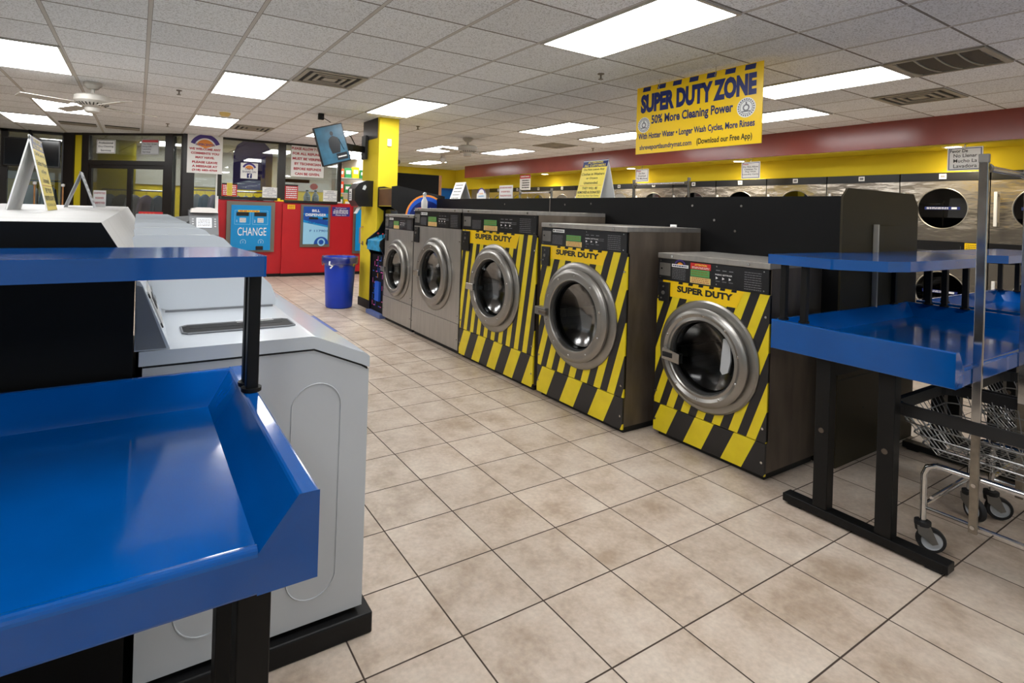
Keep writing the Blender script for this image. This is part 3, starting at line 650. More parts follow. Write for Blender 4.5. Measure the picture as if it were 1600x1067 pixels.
b = MB(); b.prism([(-.14,0),(-.2,-.1),(-.19,-.1),(-.13,0)], 'x', -.06, .06, 'signw'); b.build('paper_towel', t)
t = thing('column_hook', 'rusty orange loop handle on the lower left side of the yellow column', 'handle', (2.785, 7.62, .9), FX)
b = MB(); b.tube([(0,0,0),(0,-.05,.0),(0,-.05,.22),(0,0,.24)], .008, 'wood'); b.build('loop', t); b = MB(); b.box(-.02, .02, -.005, 0, -.03, .03, 'rust'); b.build('plate', t)
# tilted television on a bracket
TVM = Matrix.Translation((2.196, 7.28, 2.245)) @ Matrix.Rotation(-math.radians(17), 4, 'Y')
t = thing('television', 'small flat television tilted sideways in mid air beside the yellow column', 'television', rot=TVM.to_euler()); t.location = TVM.to_translation()
b = MB(); b.box(-.2, .2, 0, .045, -.26, .26, 'blackp'); b.build('housing', t, bevel=.006)
b = MB(); b.rect(-.185, .185, -.245, .245, 'tvblue', -.001); b.poly([(-.03,-.0015,-.12),(.08,-.0015,-.12),(.11,-.0015,0),(.09,-.0015,.08),(.045,-.0015,.105),(.03,-.0015,.115),(.0,-.0015,.105),(-.04,-.0015,.07),(-.05,-.0015,-.02)], 'tvdark'); b.disc((.022, -.0016, .145), .03, 'tvdark', 16, .022); b.bar((.1,-.0012,.06),(.14,-.0012,-.1),.001,.022,'tvdark'); b.rect(.02, .17, -.22, -.13, 'tvdark', -.0018); b.lines(.035, .155, -.195, -.16, 1, 'txtw', -.0022, fill=.5); b.build('screen', t)
b = MB(); b.M = Matrix.Rotation(math.radians(17), 4, 'Y'); b.box(.0, .06, .05, .1, -.08, .1, 'blackm'); b.bar((.05,.08,.02),(.33,.18,.0),.04,.09,'blackm'); b.bar((.33,.18,.0),(.56,.3,.0),.04,.09,'blackm'); b.box(.54, .575, .22, .38, -.14, .2, 'blackm'); b.tube([(0.1,.09,.1),(.2,.12,.2),(.3,.15,.15),(.38,.2,.05),(.3,.18,-.12),(.42,.22,-.1)], .008, 'blackp'); b.build('wall_bracket', t)
b = MB(); b.M = Matrix.Rotation(math.radians(17), 4, 'Y'); b.tube([(-.02,.05,.3),(-.12,.08,.36),(-.13,.1,.409)], .005, 'blackp'); b.box(-.17,-.1,.08,.13,.33,.41,'blackm'); b.build('ceiling_hook', t)
# bin
t = thing('trash_bin', 'blue round plastic bin standing left of the yellow column', 'bin', (2.46, 7.62, 0))
b = MB(); b.lathe([(0,.002),(.17,.002),(.185,.02),(.215,.62),(.235,.63),(.24,.70),(.225,.71),(.215,.69),(.18,.05),(0,.05)], (0,0,0), 'z', 'bluebin', 48); b.build('body', t)
b = MB(); R = random.Random(2); seg = 48; vs = []; fs = []
for i, (r, z) in enumerate(((.205,.55),(.222,.69),(.247,.718),(.252,.69),(.255,.64),(.243,.60))):
    for k in range(seg):
        a = 2*PI*k/seg; rr = r+R.uniform(-.004,.006); vs.append((rr*math.cos(a), rr*math.sin(a), z+R.uniform(-.012,.012)*(1 if i in (0,5) else .4)))
for i in range(5):
    for k in range(seg): fs.append((i*seg+k, i*seg+(k+1)%seg, (i+1)*seg+(k+1)%seg, (i+1)*seg+k))
b.add(vs, fs, 'bag', True); bo = b.build('bag_liner', t)
b = MB(); b.tube([(-.2,-.17,.66),(-.21,-.19,.62),(-.17,-.2,.6),(-.2,-.2,.57)], .012, 'signw'); b.build('knot', bo)

# ------------------------------------------------------------------ front-loading washers, backs against the bulkhead
def washer(X, y_lo, y_hi, Hh, kick, cz, R, ctrl_h, label, striped, logo=None, depth=None, attention=False, handle='box', period=.11, kper=.24, slope=.3, cxo=0, name='front_load_washer', side='steel_dark', grp=None):
    """X front plane, y_lo..y_hi width; R outer ring radius; local x runs left to right as seen from the aisle"""
    W = y_hi-y_lo; D = depth or (3.425-X); g = .006
    t = thing(name, label, 'washing machine', (X, y_hi, 0), FX, group=grp)
    cx = W/2+cxo; ct = Hh-.035; cb = ct-ctrl_h
    # body (open at the front where the door is)
    b = MB(); x0, x1 = g, W-g
    b.box(x0, x0+.004, .012, D, .045, Hh-.03, side); b.box(x1-.004, x1, .012, D, .045, Hh-.03, side); b.box(x0+.004, x1-.004, D-.004, D, .045, Hh-.03, side)
    b.box(x0+.004, x1-.004, .02, D-.004, .045, .05, side)
    b.build('cabinet', t)
    b = MB(); b.box(x0, x1, -.006, D, Hh-.034, Hh, 'steel'); 
    tc = b.build('top_cover', t, bevel=.003)
    for xx in (.12, W-.13): b = MB(); b.cyl((xx, 0, Hh-.017), .009, 'y', -.011, -.006, 'steel_pol', 10); b.build('bolt', tc)
    b = MB(); b.box(x0+.02, x1-.02, .03, D-.02, 0, .045, 'dark'); b.build('plinth', t)
    # front panel
    pm = stripe_material('hazard_%s' % label[:12].replace(' ', '_'), period, slope, .2) if striped else 'steel'
    rh = R*.74
    b = MB(); b.holed(x0, x1, kick+.004, cb, cx, cz, rh, pm); b.box(x0, x0+.003, 0.0005, .02, kick+.004, cb, pm); b.box(x1-.003, x1, .0005, .02, kick+.004, cb, pm); fp = b.build('front_panel', t, recalc=False)
    if striped:
        b = MB(); hz = cb-.10*max(1, W/.95); hx0, hx1 = (.04*W, .80*W)
        b.poly([(hx0, -.0015, hz), (hx1-.045, -.0015, hz), (hx1, -.0015, cb), (hx0+.02, -.0015, cb)], 'signy')
        for k in range(6):
            xx = .22*W+k*.095*W; b.poly([(xx, -.0022, cb-.014), (xx+.042*W, -.0022, cb-.014), (xx+.046*W, -.0022, cb), (xx+.004*W, -.0022, cb)], 'txtk')
        b.text('SUPER DUTY', .46*W, cb-.014-.030*max(1, W/.95), .50*W, .040*max(1, W/.95), 'txtk', -.0025, off=.05)
        b.build('super_duty_decal', t)
    # kick panel
    km = stripe_material('hazard_kick_%s' % label[:12].replace(' ', '_'), kper, .45, .62) if striped else 'steel'
    b = MB(); b.box(x0, x1, -.004, .012, .045 if not striped else .03, kick, km); b.build('kick_panel', t, bevel=.002)
    for zz in (kick*.5, kick+.08, cb-.12):
        for xx in (.022, W-.022): b = MB(); b.cyl((xx, 0, zz), .007, 'y', -.009, -.0005, 'steel_pol', 8); b.build('screw', fp)
    # control panel
    b = MB(); b.box(x0+.006, x1-.008, -.004, .012, cb+.002, ct-.002, 'ctrl')
    for xx in (.03, .27*W, .57*W, W-.04):
        for zz in (cb+.018, ct-.014): b.disc((xx, -.0046, zz), .004, 'steel_pol', 8)
    h = ctrl_h; P = b; P.M = Matrix.Translation((0, -.0045, 0))
    P.lines(.16*W, .29*W, cb+.1*h, cb+.62*h, 7, 'txtg', -.001, 2, .35); P.lines(.80*W, .93*W, cb+.08*h, cb+.85*h, 8, 'txtg', -.001, 6, .3)
    for k in range(3):
        P.rect(.565*W+k*.055*W, .6*W+k*.055*W, cb+.72*h, cb+.76*h, 'txtg', -.001); P.rect(.565*W+k*.055*W, .6*W+k*.055*W, cb+.26*h, cb+.29*h, 'txtg', -.001)
        P.poly([(.565*W+k*.055*W, -.001, cb+.35*h), (.585*W+k*.055*W, -.001, cb+.41*h), (.565*W+k*.055*W, -.001, cb+.47*h)], 'txtw')
    P.text('FABRIC SETTINGS', .63*W, cb+.56*h, .14*W, .06*h, 'txtw', -.001, off=.02)
    P.lines(.69*W, .76*W, cb+.45*h, cb+.62*h, 2, 'txtg', -.001, 9, .3) if not attention else None
    cp = b.build('control_panel', t)
    P = MB(); P.M = Matrix.Translation((0, -.0045, 0)); P.box(.035*W, .145*W, -.006, 0, cb+.22*h, cb+.80*h, 'steel_dull'); P.box(.05*W, .065*W, -.008, -.006, cb+.5*h, cb+.58*h, 'dark'); P.build('coin_plate', cp)
    P = MB(); P.M = Matrix.Translation((0, -.0045, 0)); P.box(.34*W, .51*W, -.004, 0, cb+.36*h, cb+.66*h, 'lcd'); P.lines(.35*W, .50*W, cb+.42*h, cb+.62*h, 2, 'txto', -.005, 5, .3); P.build('display', cp)
    P = MB(); P.M = Matrix.Translation((0, -.0045, 0)); P.box(.335*W, .52*W, -.001, 0, cb+.06*h, cb+.33*h, 'sticker'); P.lines(.35*W, .51*W, cb+.08*h, cb+.31*h, 3, 'txtr', -.002, 4, .35); P.build('caution_sticker', cp)
    if attention:
        P = MB(); P.M = Matrix.Translation((0, -.0045, 0)); P.box(.335*W, .52*W, -.001, 0, cb+.68*h, cb+.95*h, 'stickr'); P.text('ATTENTION', .43*W, cb+.87*h, .11*W, .08*h, 'signy2', -.002, off=.02); P.lines(.35*W, .51*W, cb+.70*h, cb+.80*h, 2, 'txtw', -.002, 6, .4); P.build('attention_sticker', cp)
        P = MB(); P.M = Matrix.Translation((0, -.0045, 0)); P.arch(.235*W, cb+.70*h, .036, .044, 'purp2', -.001, 25, 155); P.arch(.235*W, cb+.72*h, .0, .024, 'orange', -.001, 0, 180); P.box(.155*W, .315*W, -.0015, 0, cb+.66*h, cb+.80*h, 'signw'); P.lines(.165*W, .305*W, cb+.68*h, cb+.78*h, 1, 'signblue', -.0025, 3, .5); P.build('brand_sticker', cp)
    elif logo:
        P = MB(); P.M = Matrix.Translation((0, -.0045, 0)); P.box(.165*W, .31*W, -.0015, 0, cb+.76*h, cb+.93*h, 'signw'); P.cyl((.18*W, 0, cb+.845*h), .05*h, 'y', -.003, -.0015, 'txtk', 12); P.lines(.2*W, .3*W, cb+.79*h, cb+.90*h, 1, 'txtk', -.0025, 3, .5); P.build('maker_sticker', cp)
    # coin box
    P = MB(); P.box(.028, .028+.105*W, -.016, .0, cb-.115*W/.75-.02, cb-.012, 'blackp'); P.cyl((.028+.05*W, 0, cb-.08), .012, 'y', -.022, -.016, 'steel_dull', 12); P.cyl((.028+.05*W, 0, cb-.04), .006, 'y', -.02, -.016, 'steel_dull', 8); P.cyl((.028+.03*W, 0, cb-.115), .006, 'y', -.02, -.016, 'steel_dull', 8); P.build('coin_vault', t, bevel=.003)
    # bezel ring
    b = MB(); b.lathe([(rh-.004, .02), (rh-.004, -.012), (R*.86, -.024), (R*.97, -.02), (R, -.010), (R, .0)], (cx, 0, cz), 'y', 'ring', 72); b.build('bezel_ring', t)
    # drum
    b = MB(); b.lathe([(rh-.02, .025), (rh+.02, .05), (rh+.02, min(D-.06, .5)), (0.0, min(D-.06, .5)+.02)], (cx, 0, cz), 'y', 'drum', 56)
    for k in range(3):
        a = k*2*PI/3+.4; b.M = Matrix.Translation((cx, 0, cz)) @ Matrix.Rotation(a, 4, 'Y'); b.box(-.03, .03, .08, min(D-.08, .44), rh-.05, rh+.015, 'steel_dull')
    b.build('drum', t)
    # door
    dr = R*.86; gi = R*.655
    d = MB(); d.lathe([(rh*.985, .01), (dr, -.028), (dr+.004, -.05), (dr-.012, -.066), (dr-.03, -.070), (gi+.02, -.060), (gi+.006, -.064), (gi, -.058), (gi-.003, -.03), (gi-.01, -.0)], (cx, 0, cz), 'y', 'ring', 72)
    do = d.build('door', t)
    d = MB(); d.lathe([(gi-.006, -.03), (gi*.9, .02), (gi*.6, .06), (gi*.25, .075), (0, .078)], (cx, 0, cz), 'y', 'wglass', 48); d.build('glass', do)
    d = MB(); d.lathe([(gi-.003, -.034), (gi-.011, -.03), (gi-.013, -.02), (gi-.01, -.01)], (cx, 0, cz), 'y', 'rubber', 48); d.build('gasket', do)
    for k in range(10):
        d = MB(); a = 2*PI*k/10+.25; r_ = (dr+gi)/2; d.lathe([(.0085, -.060), (.0085, -.067), (.004, -.070), (0, -.070)], (cx+r_*math.cos(a), 0, cz+r_*math.sin(a)), 'y', 'steel_pol', 10); d.build('bolt', do)
    d = MB(); hz_ = cz-.02
    if handle == 'box': d.box(cx-dr-.015, cx-gi+.03, -.092, -.068, hz_-.03, hz_+.03, 'steel_pol')
    elif handle == 'latch': d.box(cx-R-.02, cx-dr+.05, -.085, -.02, hz_-.03, hz_+.03, 'steel_dull'); d.box(cx-dr-.01, cx-dr+.075, -.1, -.08, hz_-.012, hz_+.012, 'steel_dark'); d.box(cx-R-.035, cx-R-.005, -.06, -.005, hz_-.035, hz_+.0, 'steel_pol')
    else: d.prism([(cx-gi-.025, hz_-.035), (cx-gi+.10, hz_-.045), (cx-gi+.10, hz_+.015), (cx-gi-.025, hz_+.035)], 'y', -.1, -.066, 'steel_pol'); d.box(cx-gi-.02, cx-gi+.05, -.104, -.1, hz_-.02, hz_+.01, 'dark')
    d.build('door_handle', do, bevel=.004)
    return t
washer(2.90, 1.665, 2.425, 1.178, .205, .588, .331, .137, 'nearest black and yellow striped washer, lowest of the row, next to the blue table', True, attention=True, depth=.53, handle='lever', period=.108, kper=.255, slope=.34)
washer(2.69, 2.485, 3.385, 1.338, .232, .692, .376, .135, 'striped washer with a white maker sticker, second striped one from the blue table', True, logo=1, handle='latch', period=.128, kper=.30, slope=.30)
washer(2.69, 3.43, 4.61, 1.425, .275, .742, .384, .158, 'tall striped washer farthest from the camera, next to the plain steel ones', True, handle='box', period=.118, kper=.262, slope=.16)
washer(2.69, 4.625, 5.70, 1.428, .30, .740, .382, .165, 'plain stainless washer with a spray bottle behind it, next to the striped washers', False, logo=1, handle='box', side='steel_dull')
washer(2.69, 5.71, 6.56, 1.345, .31, .683, .362, .148, 'plain stainless washer at the far end of the row beside the arcade cabinet', False, logo=1, handle='box', side='steel_dull')
# grey strip of plastic caught inside the nearest door
b = MB(); b.prism([(0,0),(.035,.02),(.05,.09),(.045,.17),(.02,.21),(.0,.21),(-.01,.1),(-.015,.02)], 'y', 0, .012, 'greyl'); o = b.build('detergent_scoop', bevel=.004); o.location = (2.925, 1.955, .50); o.rotation_euler = (0, 0, FX); tag(o, 'pale plastic strip showing inside the nearest striped washer door', 'plastic strip')

# bulkheads behind the machines
def bulkhead(name, label, prof, y0, y1, front, cap, extra=None):
    t = thing(name, label, 'bulkhead', (0, y0, 0))
    b = MB(); b.prism(extra or prof, 'y', .012, y1-y0, front); b.build('housing', t)
    b = MB(); b.prism(prof, 'y', 0, .011, cap); b.build('end_panel', t, bevel=.003)
    return t
PR = [(3.43,0),(3.43,1.56),(3.49,1.612),(4.365,1.612),(4.44,1.53),(4.44,0)]
t = bulkhead('machine_bulkhead', 'long black bulkhead standing behind the front-load washers, end with painted olive reflection facing the blue table', PR, 1.57, 6.6, 'black', 'olive', [(3.43,0),(3.43,1.562),(4.44,1.562),(4.44,0)])
b = MB()
for yy in (2.78, 1.1): pass
for yy in (2.65, 4.4, 5.6): b.box(3.425, 3.43, yy-.004, yy+.004, .9, 1.56, 'steel_dark') if False else None
for (yy, zz) in ((1.0,1.50),(.82,1.40),(.62,1.50),(.66,1.33),(1.05,1.33),(2.05,1.51),(1.9,1.42),(3.4,1.5),(2.4,1.5)): b = MB(); b.cyl((3.43, yy, zz), .009, 'x', -.003, 0, 'steel_pol', 10); b.build('screw', t)
for yy, ww in ((1.16, .028), (2.22, .028)):
    b = MB(); b.box(3.426, 3.43, yy-ww, yy+ww, 1.30 if yy < 2 else 1.36, 1.356 if yy < 2 else 1.416, 'signw'); b.box(3.4255, 3.426, yy-ww*.6, yy+ww*.6, 1.315 if yy < 2 else 1.375, 1.341 if yy < 2 else 1.401, 'txtg'); b.build('number_plate', t)
b = MB(); b.box(3.428, 3.43, 2.62, 2.628, .8, 1.555, 'frame'); b.build('seam_strip', t)
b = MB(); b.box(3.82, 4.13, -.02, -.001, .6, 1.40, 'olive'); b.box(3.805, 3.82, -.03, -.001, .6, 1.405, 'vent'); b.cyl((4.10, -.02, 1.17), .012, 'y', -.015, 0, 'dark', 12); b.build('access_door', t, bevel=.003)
b = MB(); b.box(3.435, 4.43, -.002, -.0003, .50, .504, 'dark'); b.cyl((3.75, 0, .3), .008, 'y', -.002, 0, 'dark'); b.build('panel_joint', t)
PL = [(0.0,.071),(0,1.211),(-.079,1.347),(-1.02,1.347),(-1.1,1.211),(-1.1,.071)]
t = bulkhead('machine_bulkhead', 'bulkhead with an off-white top and black end behind the top-load washers, left', PL, 1.725, 6.43, 'whitetop', 'black')
b = MB()
for k in range(12):
    yy = .32+k*.37
    b.poly([(-1.02,yy,1.3474),(-.079,yy,1.3474),(.0006,yy,1.2113),(.0006,yy+.005,1.2113),(-.079,yy+.005,1.3474),(-1.02,yy+.005,1.3474)], 'frame'); b.build('panel_joint', t); b = MB()

# ------------------------------------------------------------------ top-loading washers, left row
b = MB(); b.box(-1.1, .70, 1.71, 6.42, 0, .07, 'base'); o = b.build('machine_plinth', bevel=.006); tag(o, 'black plinth under the row of white top-load washers, left', 'plinth')
def toploader(k, label, lid=True):
    y0 = 1.739+.6475*k; W = .692
    t = thing('top_load_washer', label, 'washing machine', (.725, y0+W, 0), PI/2, group='open white top-load washers')
    # local: x along -? facing +X: local x -> +Y, local y -> -X ; origin at near front corner
    t.location = (.6706, y0, 0)
    MB.PRE = Matrix.Translation((0, 0, .1054)) @ Matrix.Scale(.925, 4)
    prof = [(0,.13),(.06,.13),(.7,.13),(.7,.90),(.205,.90),(.195,.905),(.018,.83),(0,.815)]
    b = MB(); b.prism([(0,-.022),(.7,-.022),(.7,.915),(.20,.915),(.022,.845),(0,.83)], 'x', 0, W, 'whiteside'); c = b.build('cabinet', t, bevel=.008)
    b = MB(); b.rect(.5,.5,.5,.5,'dark') if False else None
    for (ya, yb, za, zb) in ((.10,.27,.06,.80),(.43,.60,.06,.80)):
        P = [];
        for i in range(28):
            a = 2*PI*i/28; r = (yb-ya)/2; cy = (ya+yb)/2; zz = (zb-r if math.sin(a) > 0 else za+r)+r*math.sin(a); P.append((-.001, cy+r*math.cos(a), zz))
        b.tube(P, .0022, 'whiteside', 5, closed=True)
    b.build('pressed_rib', c)
    for yy in (.05, .62):
        b = MB(); b.cyl((.05, yy, 0), .018, 'z', -.038, -.022, 'signw', 14); b.build('levelling_foot', t)
    # top deck with rounded sloping front, and a slim dark gap under it
    b = MB(); b.prism([(.0,.835),(.03,.850),(.20,.922),(.71,.922),(.71,.965),(.21,.965),(.195,.962),(.01,.885),(0,.875)], 'x', -.006, W+.006, 'white'); b.build('top_deck', t, bevel=.01)
    b = MB(); b.prism([(.006,.828),(.03,.843),(.20,.915),(.70,.915),(.70,.922),(.2,.922),(.03,.85),(.006,.836)], 'x', -.002, W+.002, 'dark'); b.build('gap_strip', t)
    # drum opening, seen as a dark slot with a wet rim
    b = MB(); b.prism([(.215,.19),(.235,.185),(.565,.185),(.58,.2),(.58,.31),(.56,.325),(.24,.325),(.215,.31)], 'z', .966, .9665, 'dark')
    b.M = Matrix.Identity(4)
    v = [(.19,.22),(.18,.245),(.18,.57),(.2,.585),(.30,.585),(.32,.565),(.32,.24),(.30,.22)]
    b = MB(); b.prism(v, 'z', .9655, .968, 'dark'); vo = b.build('drum_opening', t)
    b = MB(); b.tube([(p[0], p[1], .9685) for p in v], .0035, 'greyside', 6, closed=True); b.box(.26,.31,.25,.56,.968,.9686,'rubber'); b.build('opening_rim', vo)
    b = MB(); b.box(.30, .345, .27, .40, .9672, .9685, 'signw'); b.box(.31, .335, .325, .335, .9685, .969, 'signblue'); b.build('instruction_label', vo)
    # console
    b = MB(); b.prism([(.63,.966),(.706,1.16),(.713,1.172),(.722,1.172),(.722,.966)], 'x', .0, W, 'white'); co = b.build('console', t, bevel=.005)
    b = MB(); b.prism([(.64,.97),(.706,1.155),(.72,1.16),(.72,.97)], 'x', -.003, -.0002, 'greyside'); b.build('console_end', co)
    b = MB(); b.M = Matrix.Translation((0, .63, .966)) @ Matrix.Rotation(-math.atan2(.076, .194), 4, 'X')
    b.box(.10, .36, -.004, 0, .05, .17, 'whitetop'); b.box(.16, .3, -.006, -.004, .10, .14, 'dark'); b.cyl((.08, 0, .06), .008, 'y', -.004, 0, 'dark', 10); b.cyl((.08, 0, .16), .008, 'y', -.004, 0, 'dark', 10); b.lines(.4, .64, .05, .17, 3, 'txtg', -.001, 5, .4); b.build('control_strip', co)
    if lid:
        b = MB(); x = .60
        # raised lid: a thin tray-shaped panel standing across the machine
        pts = [(.645,.985),(.722,1.17),(.738,1.262),(.73,1.275),(.45,1.275),(.415,1.262),(.22,1.06),(.195,1.0),(.20,.972),(.6,.972)]
        b.prism([(p[0], p[1]) for p in pts], 'x', x+.03, x+.052, 'white'); b.build('lid', t, bevel=.004)
        b = MB(); b.box(x+.026, x+.03, .21, .62, .9655, .974, 'greyside'); b.build('lid_gap_shade', t)  # darker strip painted in for the shaded gap beneath the lid
        for yy in (.3, .5): b = MB(); b.box(x+.052, x+.062, yy-.02, yy+.02, .966, .99, 'greyside'); b.build('hinge', t)
    MB.PRE = None
    return t
names = ['nearest white top-load washer, right behind the blue table', 'second white top-load washer from the camera, its lid standing open', 'third white top-load washer from the camera, mostly hidden by open lids',
         'fourth white top-load washer from the camera', 'fifth white top-load washer from the camera', 'sixth white top-load washer from the camera', 'farthest white top-load washer, nearest the payment kiosk']
for k, nm in enumerate(names): toploader(k, nm)
# ------------------------------------------------------------------ blue folding tables
def folding_table(label, X0, Y0, L_, x_dir, zt, shelf_pts, ztop, posts, upper, Dp=.77, foot=True, zb=None):
    """X0: outer end of the tray, running to x_dir; Y0 front edge"""
    t = thing('folding_table', label, 'table', (X0, Y0, 0))
    sx = x_dir; zb = zb or zt-.145; zf = zt-.078
    # tray: floor, high back and ends with a sloping inner face, low open front
    b = MB(); w_ = .033; s_ = .06; L2 = L_
    X = lambda v: sx*v
    # end walls
    for a, c in ((0, 1), (L_, -1)):
        q = [(X(a), zb), (X(a), zt), (X(a+c*w_), zt), (X(a+c*(w_+s_)), zf), (X(a+c*(w_+s_)), zb)]
        b.prism(q, 'y', 0, Dp, 'blue')
    q = [(Dp, zb), (Dp, zt), (Dp-.02, zt), (Dp-.08, zf), (Dp-.08, zb)]
    b.prism(q, 'x', X(w_), X(L_-w_), 'blue')
    b.prism([(0, zb), (0, zf+.0), (.012, zf+.008), (.03, zf), (Dp-.07, zf), (Dp-.07, zb)], 'x', X(w_+s_), X(L_-w_-s_), 'blue')
    b.build('tray', t, bevel=.005)
    b = MB(); b.prism([(X(p[0]), p[1]) for p in shelf_pts], 'z', ztop-.048, ztop, 'blue'); b.build('upper_shelf', t, bevel=.007)
    for (x, y) in upper:
        b = MB(); b.box(X(x)-.014, X(x)+.014, y-.014, y+.014, zt if (x < .06 or x > L_-.06 or y > Dp-.06) else zf, ztop-.048, 'blackm'); b.cyl((X(x), y, zt+.004), .024, 'z', -.003, .006, 'blackm', 14); b.build('shelf_post', t, bevel=.002)
    for (x, y) in posts:
        b = MB(); b.box(X(x)-.03, X(x)+.03, y-.032, y+.032, .05, zb, 'blackm'); b.cyl((X(x)-sx*.03, y, .42), .012, 'x', -.004*1, .004, 'steel_dark', 10); b.build('leg', t, bevel=.003)
    xs = sorted(set(round(p[0], 3) for p in posts))
    for x in xs:
        b = MB(); b.box(X(x)-.035, X(x)+.035, .02, .68, .012, .05, 'blackm'); b.box(X(x)-.025, X(x)+.025, .04, .10, 0, .012, 'rubber'); b.box(X(x)-.025, X(x)+.025, .6, .66, 0, .012, 'rubber'); b.build('foot_bar', t, bevel=.003)
    b = MB(); b.box(min(X(xs[0]), X(xs[-1])), max(X(xs[0]), X(xs[-1])), .5, .54, zb-.1, zb-.04, 'blackm'); b.build('cross_rail', t)
    return t
folding_table('blue folding table on black legs at the right, in front of the bulkhead end', 2.735, .83, 1.55, 1, .912,
    [(0,.765),(0,.46),(.16,.30),(.3,.265),(1.2,.265),(1.55,.34),(1.66,.42),(1.66,.728),(.68,.728),(.62,.765)], 1.238, [(.085,.51),(.085,.25),(1.44,.51),(1.44,.25)],
    [(.045,.70),(.045,.60),(1.50,.60),(1.50,.52),(1.50,.42),(1.3,.71)], Dp=.735)
folding_table('second blue folding table behind the tall cart pole at the right edge', 4.42, .86, 1.5, 1, .912,
    [(0,.70),(0,.38),(.12,.28),(1.5,.28),(1.5,.70)], 1.238, [(.1,.51),(.1,.25),(1.4,.51),(1.4,.25)], [(.045,.66),(.045,.56),(1.45,.66),(1.45,.56)], Dp=.70)
folding_table('large blue folding table filling the left foreground', .266, .890, 1.5, -1, .945,
    [(0,.476),(.033,.795),(1.5,.795),(1.5,.476)], 1.285, [(.06,.222),(.06,.49),(1.4,.222),(1.4,.49)],
    [(.014,.606),(.014,.555),(1.48,.6),(1.48,.52)], Dp=.795, zb=.802)

# ------------------------------------------------------------------ stacked dryers along the right wall
XD = 8.2; PW = .868
def dryer():
    W = PW; g = .006
    t = thing('stacked_dryer', '', 'dryer', (XD, 0, 0), FX)
    b = MB(); b.box(g, W-g, .03, .68, .05, 2.05, 'steel_dark'); b.box(g, W-g, .03, .6, 0, .05, 'dark'); b.build('cabinet', t)
    b = MB(); b.box(g, W-g, 0, .03, 1.952, 2.052, 'blackp'); b.build('top_strip', t, bevel=.002)
    b = MB(); b.box(W/2-.035, W/2+.035, -.003, -.0005, 1.975, 2.035, 'signw'); b.box(W/2-.022, W/2+.022, -.004, -.003, 1.99, 2.02, 'txtg'); b.build('number_plate', t)
    for (z0, z1, cz, nm) in ((1.232, 1.948, 1.622, 'upper_door'), (.10, 1.005, .62, 'lower_door')):
        R_ = .238
        b = MB(); b.holed(g, W-g, z0, z1, W/2, cz, R_, 'dryer', y=-.0); b.box(g, g+.004, .0005, .03, z0, z1, 'steel'); b.box(W-g-.004, W-g, .0005, .03, z0, z1, 'steel'); b.lathe([(R_, .028), (R_, 0), (R_+.005, -.004), (R_+.010, 0)], (W/2, 0, cz), 'y', 'steel', 48); do = b.build(nm, t, recalc=False)
        b = MB(); b.disc((W/2, .012, cz), R_-.001, 'dglass', 48); b.build('glass', do)
        b = MB(); b.lathe([(R_, .029), (R_+.05, .05), (R_+.05, .5), (0, .5)], (W/2, 0, cz), 'y', 'drum', 32); b.build('drum', do)
        b = MB(); b.box(.045, .075, -.045, -.03, cz-.2, cz+.19, 'signw'); b.box(.05, .07, -.03, 0, cz-.18, cz-.15, 'steel'); b.box(.05, .07, -.03, 0, cz+.14, cz+.17, 'steel'); b.build('handle', do, bevel=.004)
        b = MB(); b.box(W/2-.17, W/2+.17, .006, .0105, cz-.015, cz+.02, 'signblue'); b.lines(W/2-.15, W/2+.06, cz-.01, cz+.015, 2, 'txtw', .005, 7, .5); b.rect(W/2+.09, W/2+.14, cz-.008, cz+.014, 'txtw', .005); b.build('warning_strip', do)
    b = MB(); b.box(g, W-g, 0, .03, 1.007, 1.23, 'blackp'); b.tube([(.12,-.001,1.18),(.12,-.001,1.14),(.16,-.001,1.11),(.58,-.001,1.11),(.62,-.001,1.14),(.62,-.001,1.18)], .002, 'greyside', 5); b.text('Dryer', W*.62, 1.07, .12, .018, 'txtg', -.002); b.rect(W*.36, W*.5, 1.06, 1.08, 'txtw', -.002); b.build('control_panel', t, bevel=.002)
    b = MB(); b.box(W-.21, W-.06, -.003, -.0005, 1.09, 1.22, 'signy'); b.lines(W-.2, W-.07, 1.1, 1.21, 5, 'txto', -.004, 3, .35); b.build('yellow_sticker', t)
    b = MB(); b.box(W-.21, W-.1, -.003, -.0005, 1.02, 1.075, 'signw'); b.build('white_sticker', t)
    return t
proto = dryer()
ords = ['first', 'second', 'third', 'fourth', 'fifth', 'sixth', 'seventh', 'eighth', 'ninth', 'tenth', 'eleventh', 'twelfth', 'thirteenth']
for k in range(13):
    y_hi = 2.232+PW*k
    if k == 0: lb = 'stainless stacked dryer at the right edge of the photo, beside the cart pole'
    elif k == 1: lb = 'stainless stacked dryer whose whole round door shows between bulkhead and cart pole'
    elif k == 12: lb = 'farthest stacked dryer, next to the far yellow wall'
    else: lb = 'stacked dryer behind the black bulkhead, %s from the right edge of the photo' % ords[k]
    if k == 0: proto.location = (XD, y_hi, 0); proto['label'] = lb; proto['group'] = 'stainless stacked dryers along the right wall'
    else: dup(proto, (XD, y_hi, 0), None, lb)
